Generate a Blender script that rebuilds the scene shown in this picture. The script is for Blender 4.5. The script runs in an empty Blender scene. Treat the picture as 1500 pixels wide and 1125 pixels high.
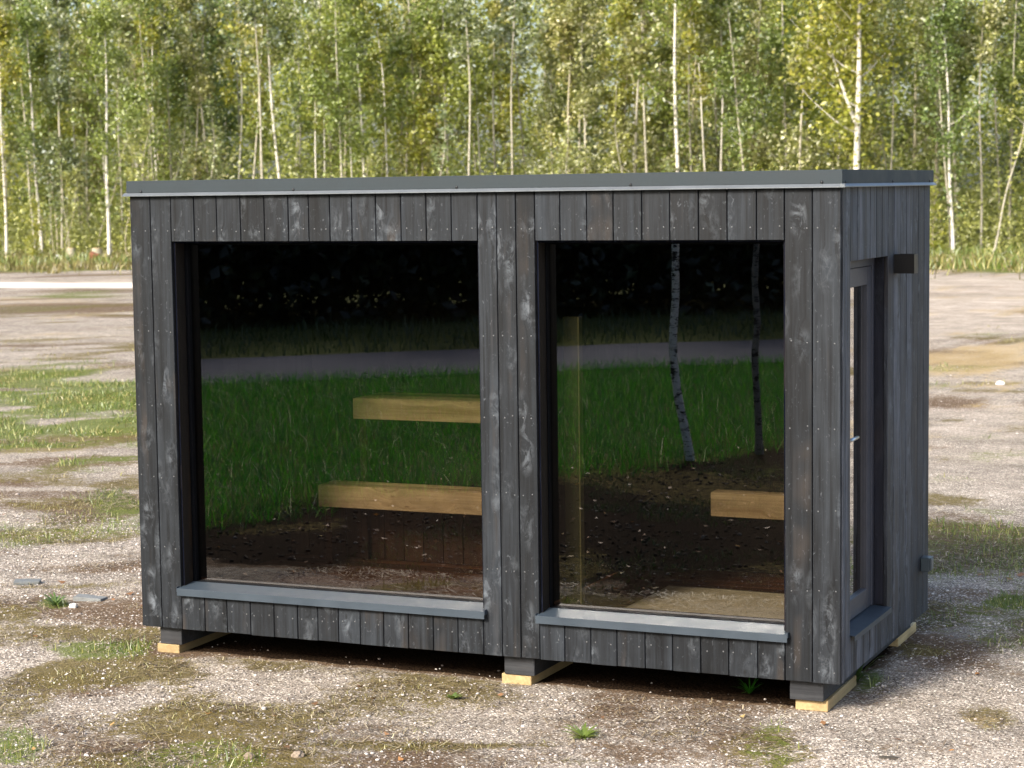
import bpy, bmesh, math, random
import numpy as np
from mathutils import Vector, Matrix

random.seed(7)
RNG = np.random.default_rng(11)
C = bpy.context.scene.collection
Z0 = 0.155                      # underside of the cladding above the ground

# ------------------------------------------------------------------ helpers
def children(o):
    return [c for c in bpy.data.objects if c.parent == o]

def link(o, parent=None):
    C.objects.link(o)
    if parent is not None:
        o.parent = parent
    return o

def tag(o, label=None, cat=None, group=None, kind=None):
    if label: o['label'] = label
    if cat: o['category'] = cat
    if group: o['group'] = group
    if kind: o['kind'] = kind
    return o

def empty(name, loc=(0, 0, 0), rz=0.0):
    o = bpy.data.objects.new(name, None)
    o.empty_display_size = 0.2
    o.location = loc
    o.rotation_euler = (0, 0, rz)
    return link(o)

def mesh_np(name, verts, tris, mat, parent=None, tint=None, smooth=False, quads=None):
    """one mesh object from numpy arrays"""
    me = bpy.data.meshes.new(name)
    verts = np.asarray(verts, dtype=np.float32)
    fs = []
    tot = []
    if tris is not None and len(tris):
        fs.append(np.asarray(tris, dtype=np.int32).ravel()); tot.append(np.full(len(tris), 3, np.int32))
    if quads is not None and len(quads):
        fs.append(np.asarray(quads, dtype=np.int32).ravel()); tot.append(np.full(len(quads), 4, np.int32))
    loops = np.concatenate(fs); totals = np.concatenate(tot)
    starts = np.concatenate([[0], np.cumsum(totals)[:-1]]).astype(np.int32)
    me.vertices.add(len(verts)); me.vertices.foreach_set('co', verts.ravel())
    me.loops.add(len(loops)); me.loops.foreach_set('vertex_index', loops)
    me.polygons.add(len(totals)); me.polygons.foreach_set('loop_start', starts)
    me.update(calc_edges=True)
    if smooth:
        me.polygons.foreach_set('use_smooth', np.ones(len(totals), bool))
    if tint is not None:
        a = me.attributes.new('tint', 'FLOAT', 'FACE')
        a.data.foreach_set('value', np.asarray(tint, dtype=np.float32))
    me.validate(clean_customdata=False)
    o = bpy.data.objects.new(name, me)
    if mat: me.materials.append(mat)
    return link(o, parent)

class MB:
    """collects boxes, prisms and tubes; build() links them as one mesh"""
    def __init__(s):
        s.v = []; s.f = []; s.t = []; s.sm = []; s.mi = []; s.cur = 0
    def add(s, verts, faces, tint=None, smooth=False):
        b = len(s.v)
        tint = random.random() if tint is None else tint
        s.v += [tuple(p) for p in verts]
        for f in faces:
            s.f.append(tuple(i + b for i in f)); s.t.append(tint); s.sm.append(smooth); s.mi.append(s.cur)
    def box(s, x0, x1, y0, y1, z0, z1, bevel=0.0, tint=None, M=None):
        x0, x1 = min(x0, x1), max(x0, x1); y0, y1 = min(y0, y1), max(y0, y1); z0, z1 = min(z0, z1), max(z0, z1)
        bm = bmesh.new()
        r = bmesh.ops.create_cube(bm, size=1.0)
        for v in bm.verts:
            v.co = Vector(((x0 + x1) / 2 + v.co.x * (x1 - x0), (y0 + y1) / 2 + v.co.y * (y1 - y0), (z0 + z1) / 2 + v.co.z * (z1 - z0)))
        if bevel > 0:
            bmesh.ops.bevel(bm, geom=bm.edges[:], offset=bevel, segments=1, affect='EDGES')
        if M is not None:
            bm.transform(M)
        bm.verts.index_update()
        s.add([v.co.copy() for v in bm.verts], [[v.index for v in f.verts] for f in bm.faces], tint)
        bm.free()
        return s
    def prism(s, prof, axis, a0, a1, tint=None):
        """profile (2D points) extruded along axis from a0 to a1"""
        n = len(prof)
        def P(p, a):
            return {'x': (a, p[0], p[1]), 'y': (p[0], a, p[1]), 'z': (p[0], p[1], a)}[axis]
        vs = [P(p, a0) for p in prof] + [P(p, a1) for p in prof]
        fs = [list(range(n))[::-1], [n + i for i in range(n)]]
        for i in range(n):
            j = (i + 1) % n
            fs.append([i, j, n + j, n + i])
        s.add(vs, fs, tint)
        return s
    def tube(s, pts, rad, n=8, tint=None, cap=True):
        pts = [Vector(p) for p in pts]
        if not hasattr(rad, '__len__'): rad = [rad] * len(pts)
        vs = []; fs = []
        ref = Vector((0.31, 0.95, 0.1)).normalized()
        for i, p in enumerate(pts):
            d = (pts[min(i + 1, len(pts) - 1)] - pts[max(i - 1, 0)]).normalized()
            a = d.cross(ref)
            if a.length < 1e-3: a = d.cross(Vector((1, 0, 0)))
            a.normalize(); b = d.cross(a)
            for k in range(n):
                t = 2 * math.pi * k / n
                vs.append(p + (a * math.cos(t) + b * math.sin(t)) * rad[i])
        for i in range(len(pts) - 1):
            for k in range(n):
                k2 = (k + 1) % n
                fs.append([i * n + k, i * n + k2, (i + 1) * n + k2, (i + 1) * n + k])
        if cap:
            fs.append(list(range(n))[::-1]); fs.append([(len(pts) - 1) * n + k for k in range(n)])
        s.add(vs, fs, tint, True)
        return s
    def dome(s, c, r, nrm, tint=None, h=0.5):
        nrm = Vector(nrm).normalized()
        a = nrm.orthogonal().normalized(); b = nrm.cross(a); c = Vector(c)
        vs = []; fs = []
        n = 8
        for (rr, hh) in ((1, 0), (0.75, 0.6)):
            for k in range(n):
                t = 2 * math.pi * k / n
                vs.append(c + (a * math.cos(t) + b * math.sin(t)) * r * rr + nrm * r * hh * h)
        vs.append(c + nrm * r * h)
        for k in range(n):
            k2 = (k + 1) % n
            fs.append([k, k2, n + k2, n + k]); fs.append([n + k, n + k2, 2 * n])
        s.add(vs, fs, tint, True)
        return s
    def build(s, name, mat, parent=None):
        me = bpy.data.meshes.new(name)
        me.from_pydata([tuple(p) for p in s.v], [], s.f)
        me.update()
        bm = bmesh.new(); bm.from_mesh(me)
        bmesh.ops.recalc_face_normals(bm, faces=bm.faces[:])
        bm.to_mesh(me); bm.free()
        a = me.attributes.new('tint', 'FLOAT', 'FACE')
        a.data.foreach_set('value', np.asarray(s.t, dtype=np.float32))
        me.polygons.foreach_set('use_smooth', np.asarray(s.sm, bool))
        o = bpy.data.objects.new(name, me)
        for q in (mat if isinstance(mat, (list, tuple)) else [mat]): me.materials.append(q)
        me.polygons.foreach_set('material_index', np.asarray(s.mi, np.int32))
        return link(o, parent)

# ------------------------------------------------------------------ noise on arrays
_perm = np.random.default_rng(5).random((256, 256)).astype(np.float32)
def vnoise(x, y):
    xi = np.floor(x).astype(int); yi = np.floor(y).astype(int)
    fx = x - xi; fy = y - yi
    fx = fx * fx * (3 - 2 * fx); fy = fy * fy * (3 - 2 * fy)
    a = _perm[xi & 255, yi & 255]; b = _perm[(xi + 1) & 255, yi & 255]
    c = _perm[xi & 255, (yi + 1) & 255]; d = _perm[(xi + 1) & 255, (yi + 1) & 255]
    return (a * (1 - fx) + b * fx) * (1 - fy) + (c * (1 - fx) + d * fx) * fy
def fbm(x, y, o=4):
    s = 0; a = 0.5; t = 0
    for i in range(o):
        s = s + a * vnoise(x + 17.3 * i, y + 9.1 * i); t += a
        x = x * 2.03; y = y * 2.03; a *= 0.5
    return s / t

# ------------------------------------------------------------------ camera
F_PX, YAW, PITCH, ROLL = 3063.33, 0.41641, 0.0935, -0.01367
CAM = Vector((6.58626, -9.72451, 2.41723 + Z0))
_fw = Vector((-math.sin(YAW) * math.cos(PITCH), math.cos(YAW) * math.cos(PITCH), -math.sin(PITCH)))
_rt = Vector((math.cos(YAW), math.sin(YAW), 0)); _up = _rt.cross(_fw)
_r2 = _rt * math.cos(ROLL) + _up * math.sin(ROLL); _u2 = -_rt * math.sin(ROLL) + _up * math.cos(ROLL)
cam = bpy.data.cameras.new('camera'); cam_o = bpy.data.objects.new('camera', cam); C.objects.link(cam_o)
M = Matrix.Identity(4)
for i, ax in enumerate((_r2, _u2, -_fw)):
    for j in range(3): M[j][i] = ax[j]
M.translation = CAM
cam_o.matrix_world = M
cam.sensor_width = 36.0; cam.lens = 36.0 * F_PX / 1500.0
cam.clip_start = 0.1; cam.clip_end = 2000
cam.dof.use_dof = True; cam.dof.focus_distance = 10.9; cam.dof.aperture_fstop = 5.5
bpy.context.scene.camera = cam_o

def at(u, v, z=0.0):
    """ground point seen at a photo position"""
    d = _fw + _r2 * ((u - 750) / F_PX) - _u2 * ((v - 562.5) / F_PX)
    t = (z - CAM.z) / d.z
    p = CAM + d * t
    return p.x, p.y

# ------------------------------------------------------------------ materials
class NT:
    def __init__(s, name):
        s.m = bpy.data.materials.new(name); s.m.use_nodes = True
        s.t = s.m.node_tree; s.t.nodes.clear()
        s.out = s.t.nodes.new('ShaderNodeOutputMaterial')
    def n(s, ty, ins=None, **p):
        nd = s.t.nodes.new('ShaderNode' + ty)
        for k, v in p.items(): setattr(nd, k, v)
        for k, v in (ins or {}).items(): s.set(nd, k, v)
        return nd
    def set(s, nd, k, v):
        inp = nd.inputs[k]
        if hasattr(v, 'is_output') or isinstance(v, bpy.types.NodeSocket):
            s.t.links.new(v, inp)
        elif isinstance(v, bpy.types.Node):
            s.t.links.new(v.outputs[0], inp)
        else:
            if inp.type == 'RGBA' and len(v) == 3: v = (*v, 1)
            inp.default_value = v
    def math(s, op, a, b=None, c=None, clamp=False):
        nd = s.n('Math', operation=op, use_clamp=clamp)
        s.set(nd, 0, a)
        if b is not None: s.set(nd, 1, b)
        if c is not None: s.set(nd, 2, c)
        return nd.outputs[0]
    def vmath(s, op, a, b=None):
        nd = s.n('VectorMath', operation=op); s.set(nd, 0, a)
        if b is not None: s.set(nd, 1, b)
        return nd.outputs[0]
    def mix(s, f, a, b, blend='MIX'):
        nd = s.n('Mix', data_type='RGBA', blend_type=blend)
        s.set(nd, 0, f); s.set(nd, 6, a); s.set(nd, 7, b)
        return nd.outputs[2]
    def ramp(s, f, stops, interp='LINEAR'):
        nd = s.n('ValToRGB'); s.set(nd, 0, f)
        cr = nd.color_ramp; cr.interpolation = interp
        while len(cr.elements) < len(stops): cr.elements.new(0.5)
        for e, (p, c) in zip(cr.elements, stops):
            e.position = p; e.color = (*c, 1) if len(c) == 3 else c
        return nd.outputs[0]
    def rng(s, f, a, b, c=0.0, d=1.0):
        nd = s.n('MapRange'); s.set(nd, 0, f)
        nd.inputs[1].default_value = a; nd.inputs[2].default_value = b
        nd.inputs[3].default_value = c; nd.inputs[4].default_value = d
        return nd.outputs[0]
    def noise(s, vec, scale, detail=3, rough=0.55, dist=0.0):
        nd = s.n('TexNoise', {'Scale': scale, 'Detail': detail, 'Roughness': rough, 'Distortion': dist})
        if vec is not None: s.set(nd, 'Vector', vec)
        return nd.outputs[0]
    def attr(s, name):
        return s.n('Attribute', attribute_name=name).outputs['Fac']
    def pos(s):
        return s.n('TexCoord').outputs['Object']
    def bump(s, h, strength=0.3, dist=0.01):
        return s.n('Bump', {'Height': h, 'Strength': strength, 'Distance': dist}).outputs[0]
    def pbr(s, col, rough=0.5, metal=0.0, spec=0.5, normal=None, **k):
        nd = s.n('BsdfPrincipled')
        s.set(nd, 'Base Color', col); s.set(nd, 'Roughness', rough); s.set(nd, 'Metallic', metal)
        s.set(nd, 'Specular IOR Level', spec)
        if normal is not None: s.set(nd, 'Normal', normal)
        for kk, v in k.items(): s.set(nd, kk.replace('_', ' '), v)
        return nd
    def done(s, sh):
        s.t.links.new(sh.outputs[0] if isinstance(sh, bpy.types.Node) else sh, s.out.inputs[0])
        return s.m

def wood(name, across='x', grain='z', dark=(0.0022, 0.0028, 0.004), light=(0.0215, 0.0258, 0.0318), brown=(0.042, 0.033, 0.027),
         scuff=(0.17, 0.19, 0.215), scuff_amt=1.0, rough=0.62, knot=(0.006, 0.006, 0.006), spec=0.25):
    """stained planks: streaked along the grain, knots, pale scuffs, each plank different"""
    N = NT(name)
    p = N.pos(); tint = N.attr('tint')
    sep = N.n('SeparateXYZ', {0: p})
    o = {'x': sep.outputs[0], 'y': sep.outputs[1], 'z': sep.outputs[2]}
    rest = [a for a in 'xyz' if a not in (across, grain)][0]
    off1 = N.math('MULTIPLY', tint, 41.0); off2 = N.math('MULTIPLY', tint, 67.0)
    u = N.math('ADD', o[across], off1); w = N.math('ADD', o[grain], off2); r = o[rest]
    base = N.n('CombineXYZ', {0: u, 1: r, 2: w}).outputs[0]
    # knots: cells stretched along the grain
    kv = N.n('CombineXYZ', {0: N.math('MULTIPLY', u, 11.0), 1: 0.0, 2: N.math('MULTIPLY', w, 4.2)}).outputs[0]
    vor = N.n('TexVoronoi', {'Vector': kv, 'Scale': 1.0, 'Randomness': 1.0})
    kd = vor.outputs['Distance']; kc = N.n('SeparateColor', {0: vor.outputs['Color']}).outputs[0]
    has = N.math('GREATER_THAN', kc, 0.40)
    near = N.math('MULTIPLY', N.rng(kd, 0.05, 0.5, 1.0, 0.0), has)
    # grain bends round the knots
    bend = N.math('MULTIPLY', near, 0.05)
    gv = N.n('CombineXYZ', {0: N.math('MULTIPLY', N.math('ADD', u, bend), 1.0), 1: N.math('MULTIPLY', r, 1.0), 2: N.math('MULTIPLY', w, 0.035)}).outputs[0]
    g1 = N.noise(gv, 55.0, 5, 0.62, 0.4)
    g2 = N.noise(gv, 16.0, 3, 0.5, 0.8)
    patch = N.noise(base, 5.0, 4, 0.6)
    f = N.math('ADD', N.math('MULTIPLY', g1, 0.55), N.math('MULTIPLY', g2, 0.45))
    col = N.mix(N.rng(f, 0.36, 0.66), dark, light)
    bt = N.rng(tint, 0.0, 1.0, 0.62, 1.35)
    col = N.mix(1.0, col, N.n('CombineColor', {0: bt, 1: bt, 2: bt}).outputs[0], 'MULTIPLY')
    pt = N.rng(patch, 0.3, 0.7, 0.78, 1.22)
    col = N.mix(1.0, col, N.n('CombineColor', {0: pt, 1: pt, 2: pt}).outputs[0], 'MULTIPLY')
    # warm streaks
    bm_ = N.math('MULTIPLY', N.rng(N.noise(gv, 9.0, 2, 0.5, 1.0), 0.56, 0.70), N.rng(N.noise(base, 3.1, 2), 0.45, 0.62))
    col = N.mix(N.math('MULTIPLY', bm_, 0.6), col, brown)
    # pale swirls round knots where the stain did not take
    smv = N.n('CombineXYZ', {0: N.math('ADD', u, N.math('MULTIPLY', kd, 0.06)), 1: r, 2: N.math('MULTIPLY', w, 0.6)}).outputs[0]
    sw = N.rng(N.noise(smv, 21.0, 6, 0.72, 0.45), 0.46, 0.70)
    sw = N.math('MULTIPLY', N.math('MULTIPLY', sw, N.rng(kd, 0.08, 0.55, 1.0, 0.0)), has)
    sw = N.math('MULTIPLY', sw, N.rng(N.noise(base, 2.3, 2), 0.30, 0.55))
    # isolated scuffs and flecks
    fl = N.rng(N.noise(N.n('CombineXYZ', {0: N.math('MULTIPLY', u, 1.0), 1: r, 2: N.math('MULTIPLY', w, 0.55)}).outputs[0], 34.0, 4, 0.65, 2.0), 0.625, 0.72)
    sc = N.math('MULTIPLY', N.math('MAXIMUM', sw, N.math('MULTIPLY', fl, 0.38)), 0.85 * scuff_amt)
    col = N.mix(N.math('MULTIPLY', N.rng(kd, 0.02, 0.10, 1.0, 0.0), N.math('MULTIPLY', has, 0.8)), col, knot)
    col = N.mix(sc, col, scuff)
    h = N.math('ADD', g1, N.math('MULTIPLY', N.rng(kd, 0.0, 0.2, 0.6, 0.0), has))
    rg = N.rng(g2, 0.3, 0.7, rough - 0.1, rough + 0.12)
    return N.done(N.pbr(col, rg, 0, spec, N.bump(h, 0.35, 0.004)))

DARK_X = wood('black_stained_wood', 'x', 'z')
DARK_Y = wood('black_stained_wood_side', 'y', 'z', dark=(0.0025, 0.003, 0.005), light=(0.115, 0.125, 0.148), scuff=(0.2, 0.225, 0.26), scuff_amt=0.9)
DARK_BEAM = wood('black_stained_beam', 'z', 'x', dark=(0.018, 0.019, 0.022), light=(0.05, 0.052, 0.056), scuff_amt=0.3)
PALE_X = wood('pale_spruce', 'z', 'x', dark=(0.30, 0.21, 0.115), light=(0.56, 0.43, 0.26), brown=(0.36, 0.22, 0.10), scuff=(0.66, 0.46, 0.22),
              scuff_amt=0.3, knot=(0.13, 0.055, 0.02))
PALE_Y = wood('pale_block_wood', 'x', 'y', dark=(0.40, 0.275, 0.125), light=(0.60, 0.45, 0.235), brown=(0.26, 0.165, 0.08), scuff=(0.8, 0.65, 0.4),
              scuff_amt=0.3, knot=(0.25, 0.12, 0.04))
FLOORWOOD = wood('brown_floorboards', 'y', 'x', dark=(0.05, 0.022, 0.011), light=(0.12, 0.052, 0.028), brown=(0.12, 0.05, 0.02), scuff=(0.2, 0.12, 0.08), scuff_amt=0.3)
BEADWOOD = wood('pale_bead_wood', 'x', 'z', dark=(0.07, 0.068, 0.03), light=(0.11, 0.105, 0.05), brown=(0.22, 0.18, 0.09), scuff=(0.3, 0.27, 0.18), scuff_amt=0.2)
POSTWOOD = wood('olive_post_wood', 'x', 'z', dark=(0.016, 0.017, 0.006), light=(0.030, 0.030, 0.012), brown=(0.06, 0.045, 0.02), scuff=(0.08, 0.07, 0.04), scuff_amt=0.2)
BENCHDARK = wood('brown_bench_boards', 'x', 'z', dark=(0.03, 0.013, 0.008), light=(0.07, 0.032, 0.018), brown=(0.05, 0.02, 0.01), scuff=(0.08, 0.05, 0.03), scuff_amt=0.3)
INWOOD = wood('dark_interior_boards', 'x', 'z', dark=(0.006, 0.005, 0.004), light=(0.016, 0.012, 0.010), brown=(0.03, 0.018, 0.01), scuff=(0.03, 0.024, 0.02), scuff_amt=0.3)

def metal_paint(name, col, rough=0.4, metal=0.0, spec=0.5, speck=0.12):
    N = NT(name); p = N.pos()
    f = N.noise(p, 420.0, 2, 0.6); g = N.noise(p, 6.0, 4, 0.6)
    k = N.math('ADD', N.rng(f, 0.3, 0.7, 1 - speck, 1 + speck), N.rng(g, 0.3, 0.7, -0.08, 0.08))
    c = N.mix(1.0, col, N.n('CombineColor', {0: k, 1: k, 2: k}).outputs[0], 'MULTIPLY')
    return N.done(N.pbr(c, N.rng(g, 0.3, 0.7, rough - 0.06, rough + 0.08), metal, spec, N.bump(f, 0.08, 0.001)))
FASCIA = metal_paint('grey_roof_sheet', (0.022, 0.031, 0.037), 0.6, 0.0, 0.3, 0.2)
FLANGE = metal_paint('grey_flange_sheet', (0.14, 0.155, 0.17), 0.38, 0.3, 0.5, 0.1)
SILL = metal_paint('grey_sill_sheet', (0.036, 0.050, 0.066), 0.46, 0.05, 0.5, 0.1)
FRAME = metal_paint('anthracite_frame', (0.003, 0.0035, 0.005), 0.6, 0.0, 0.06)
DOORFRAME = metal_paint('grey_brown_door_frame', (0.052, 0.054, 0.068), 0.42, 0.0, 0.45, 0.06)
BLACKBOX = metal_paint('black_lamp_metal', (0.004, 0.004, 0.0045), 0.42, 0.0, 0.35)
SOCKETBOX = metal_paint('blue_grey_plastic', (0.045, 0.062, 0.072), 0.45, 0.0, 0.5, 0.05)
STEEL = metal_paint('brushed_steel', (0.5, 0.5, 0.5), 0.3, 0.9)
SCREW = metal_paint('dark_screw', (0.02, 0.022, 0.024), 0.35, 0.4)
NAIL = metal_paint('dull_nail', (0.10, 0.105, 0.11), 0.4, 0.6)

def glass(name, f0, tint):
    N = NT(name)
    p = N.pos()
    nrm = N.bump(N.noise(p, 1.3, 1, 0.4), 0.010, 0.02)
    g = N.n('NewGeometry')
    dt = N.n('VectorMath', operation='DOT_PRODUCT'); N.set(dt, 0, g.outputs['Normal']); N.set(dt, 1, g.outputs['Incoming'])
    k = N.math('POWER', N.math('SUBTRACT', 1.0, N.math('ABSOLUTE', dt.outputs['Value']), clamp=True), 5.0)
    fr = N.math('MULTIPLY_ADD', k, 1.0 - f0, f0)
    tr = N.n('BsdfTransparent', {'Color': tint})
    gl = N.n('BsdfGlossy', {'Color': (1, 1, 1), 'Roughness': 0.0, 'Normal': nrm})
    return N.done(N.n('MixShader', {0: fr, 1: tr, 2: gl}))
GLASS = glass('tinted_glass', 0.125, (0.45, 0.425, 0.375))
DOORGLASS = glass('mirror_coated_glass', 0.62, (0.25, 0.24, 0.22))

def carpet():
    N = NT('khaki_carpet'); p = N.pos()
    f = N.noise(p, 160.0, 3, 0.7); g = N.noise(p, 9.0, 3)
    c = N.mix(N.rng(N.math('ADD', f, N.math('MULTIPLY', g, 0.5)), 0.55, 0.95), (0.46, 0.41, 0.29), (0.74, 0.67, 0.50))
    return N.done(N.pbr(c, 0.95, 0, 0.1, N.bump(f, 0.6, 0.004)))
CARPET = carpet()

def leaf_mat(name, stops, trans=0.48, var=0.25):
    N = NT(name)
    t = N.attr('tint'); r = N.n('ObjectInfo').outputs['Random']
    c = N.ramp(t, stops)
    k = N.rng(r, 0, 1, 1 - var, 1 + var)
    c = N.mix(1.0, c, N.n('CombineColor', {0: k, 1: N.rng(r, 0, 1, 1 - var * 0.6, 1 + var * 0.6), 2: N.rng(r, 0, 1, 1.1, 0.9)}).outputs[0], 'MULTIPLY')
    d = N.n('BsdfDiffuse', {'Color': c}); tl = N.n('BsdfTranslucent', {'Color': c})
    gl = N.n('BsdfGlossy', {'Color': (1, 1, 1), 'Roughness': 0.45})
    m1 = N.n('MixShader', {0: trans, 1: d, 2: tl})
    return N.done(N.n('MixShader', {0: 0.06, 1: m1, 2: gl}))
LEAF_YEL = leaf_mat('yellow_green_leaves', [(0, (0.163, 0.194, 0.024)), (0.5, (0.287, 0.320, 0.038)), (0.85, (0.421, 0.427, 0.066)), (0.95, (0.383, 0.349, 0.094)), (1, (0.479, 0.485, 0.283))])
LEAF_GREY = leaf_mat('silvery_leaves', [(0, (0.150, 0.169, 0.039)), (0.5, (0.276, 0.296, 0.080)), (0.8, (0.414, 0.419, 0.147)), (0.88, (0.596, 0.582, 0.362)), (1, (0.800, 0.800, 0.574))])
LEAF_GREEN = leaf_mat('mid_green_leaves', [(0, (0.138, 0.180, 0.025)), (0.5, (0.253, 0.314, 0.051)), (0.85, (0.381, 0.443, 0.102)), (0.95, (0.275, 0.326, 0.147)), (1, (0.475, 0.523, 0.339))])
LEAF_FAR = leaf_mat('far_wood_leaves', [(0, (0.211, 0.245, 0.054)), (0.5, (0.359, 0.407, 0.081)), (0.85, (0.475, 0.523, 0.134)), (1, (0.634, 0.676, 0.341))], 0.5)
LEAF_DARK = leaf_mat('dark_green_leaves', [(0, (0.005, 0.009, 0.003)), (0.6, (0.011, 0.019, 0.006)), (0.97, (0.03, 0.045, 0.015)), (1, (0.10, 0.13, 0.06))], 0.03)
LEAF_SCRUB = leaf_mat('undergrowth_leaves', [(0, (0.190, 0.215, 0.056)), (0.5, (0.338, 0.372, 0.102)), (0.85, (0.486, 0.523, 0.158)), (1, (0.443, 0.466, 0.294))])
GRASS = leaf_mat('green_grass', [(0, (0.07, 0.12, 0.018)), (0.5, (0.13, 0.19, 0.03)), (0.8, (0.24, 0.27, 0.06)), (1, (0.42, 0.38, 0.14))], 0.3)
MEADOW = leaf_mat('meadow_grass', [(0, (0.018, 0.13, 0.004)), (0.6, (0.055, 0.30, 0.008)), (0.88, (0.15, 0.42, 0.03)), (0.96, (0.4, 0.45, 0.2)), (1, (0.7, 0.7, 0.5))], 0.5)
DRYGRASS = leaf_mat('dry_grass', [(0, (0.20, 0.15, 0.045)), (0.5, (0.34, 0.27, 0.09)), (0.8, (0.28, 0.28, 0.07)), (1, (0.55, 0.46, 0.22))], 0.25)
VERGE = leaf_mat('verge_grass', [(0, (0.10, 0.085, 0.028)), (0.5, (0.19, 0.16, 0.05)), (0.8, (0.15, 0.19, 0.04)), (1, (0.36, 0.31, 0.14))], 0.25)
STRAW = leaf_mat('straw_litter', [(0, (0.045, 0.030, 0.020)), (0.45, (0.14, 0.095, 0.055)), (0.8, (0.36, 0.28, 0.16)), (1, (0.58, 0.50, 0.34))], 0.1)
WEEDY = leaf_mat('dark_weeds', [(0, (0.02, 0.05, 0.008)), (0.6, (0.05, 0.10, 0.015)), (1, (0.16, 0.18, 0.05))], 0.3)
DEADLEAF = leaf_mat('fallen_leaf', [(0, (0.16, 0.08, 0.035)), (0.6, (0.34, 0.17, 0.07)), (0.85, (0.5, 0.22, 0.05)), (1, (0.6, 0.48, 0.2))], 0.2)

def bark(name, a, b, mark, amt, k=1.0, th=0.54):
    N = NT(name); p = N.pos()
    sc = N.n('Mapping', {'Vector': p, 'Scale': (k, k, 5 * k)}).outputs[0]
    f = N.noise(sc, 2.2, 4, 0.6); g = N.noise(N.n('Mapping', {'Vector': p, 'Scale': (3 * k, 3 * k, 18 * k)}).outputs[0], 1.0, 4, 0.7, 0.6)
    h = N.noise(p, 1.1 * k * k, 2)
    c = N.mix(f, a, b)
    c = N.mix(N.math('MULTIPLY', N.rng(N.math('ADD', N.math('MULTIPLY', g, 0.6), N.math('MULTIPLY', h, 0.4)), th, th + 0.05), amt), c, mark)
    return N.done(N.pbr(c, 0.75, 0, 0.25, N.bump(g, 0.4, 0.01)))
BARK_WHITE = bark('white_birch_bark', (0.46, 0.43, 0.37), (0.68, 0.65, 0.58), (0.06, 0.05, 0.045), 0.75)
BARK_GREY = bark('grey_olive_bark', (0.26, 0.235, 0.165), (0.42, 0.385, 0.28), (0.07, 0.06, 0.045), 0.5)
BARK_PALE = bark('pale_grey_bark', (0.28, 0.26, 0.20), (0.46, 0.43, 0.35), (0.09, 0.075, 0.06), 0.6)
BARK_DARK = bark('dark_bark', (0.04, 0.034, 0.028), (0.08, 0.07, 0.055), (0.02, 0.017, 0.014), 0.5)
BARK_MEADOW = bark('rough_birch_bark', (0.62, 0.60, 0.57), (0.85, 0.83, 0.80), (0.02, 0.018, 0.016), 1.0, 3.2, 0.50)

def stone_mat(name, stops, rough=0.85):
    N = NT(name); p = N.n('NewGeometry').outputs['Position']
    t = N.attr('tint')
    c = N.ramp(t, stops)
    k = N.rng(N.noise(p, 90.0, 3, 0.7), 0.3, 0.7, 0.75, 1.2)
    c = N.mix(1.0, c, N.n('CombineColor', {0: k, 1: k, 2: k}).outputs[0], 'MULTIPLY')
    return N.done(N.pbr(c, rough, 0, 0.25, N.bump(N.noise(p, 60.0, 4, 0.65), 0.4, 0.01)))
PEBBLE = stone_mat('gravel_pebbles', [(0, (0.10, 0.085, 0.075)), (0.3, (0.27, 0.235, 0.21)), (0.6, (0.40, 0.35, 0.315)), (0.88, (0.54, 0.49, 0.45)), (1, (0.74, 0.70, 0.66))])
CLOD = stone_mat('earth_clods', [(0, (0.012, 0.009, 0.007)), (0.5, (0.05, 0.033, 0.022)), (0.85, (0.11, 0.078, 0.055)), (1, (0.32, 0.28, 0.24))])
SLABSTONE = stone_mat('grey_slab', [(0, (0.14, 0.15, 0.15)), (1, (0.26, 0.265, 0.26))])
WHITESTONE = stone_mat('white_stone', [(0, (0.65, 0.62, 0.57)), (1, (0.8, 0.78, 0.74))])
BROWNSTONE = stone_mat('brown_stone', [(0, (0.2, 0.15, 0.11)), (1, (0.32, 0.26, 0.2))])
ORANGEBRICK = stone_mat('orange_brick', [(0, (0.30, 0.12, 0.07)), (1, (0.42, 0.19, 0.11))])
STUMPEND = stone_mat('cut_wood_end', [(0, (0.42, 0.28, 0.13)), (1, (0.55, 0.38, 0.2))])

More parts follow.
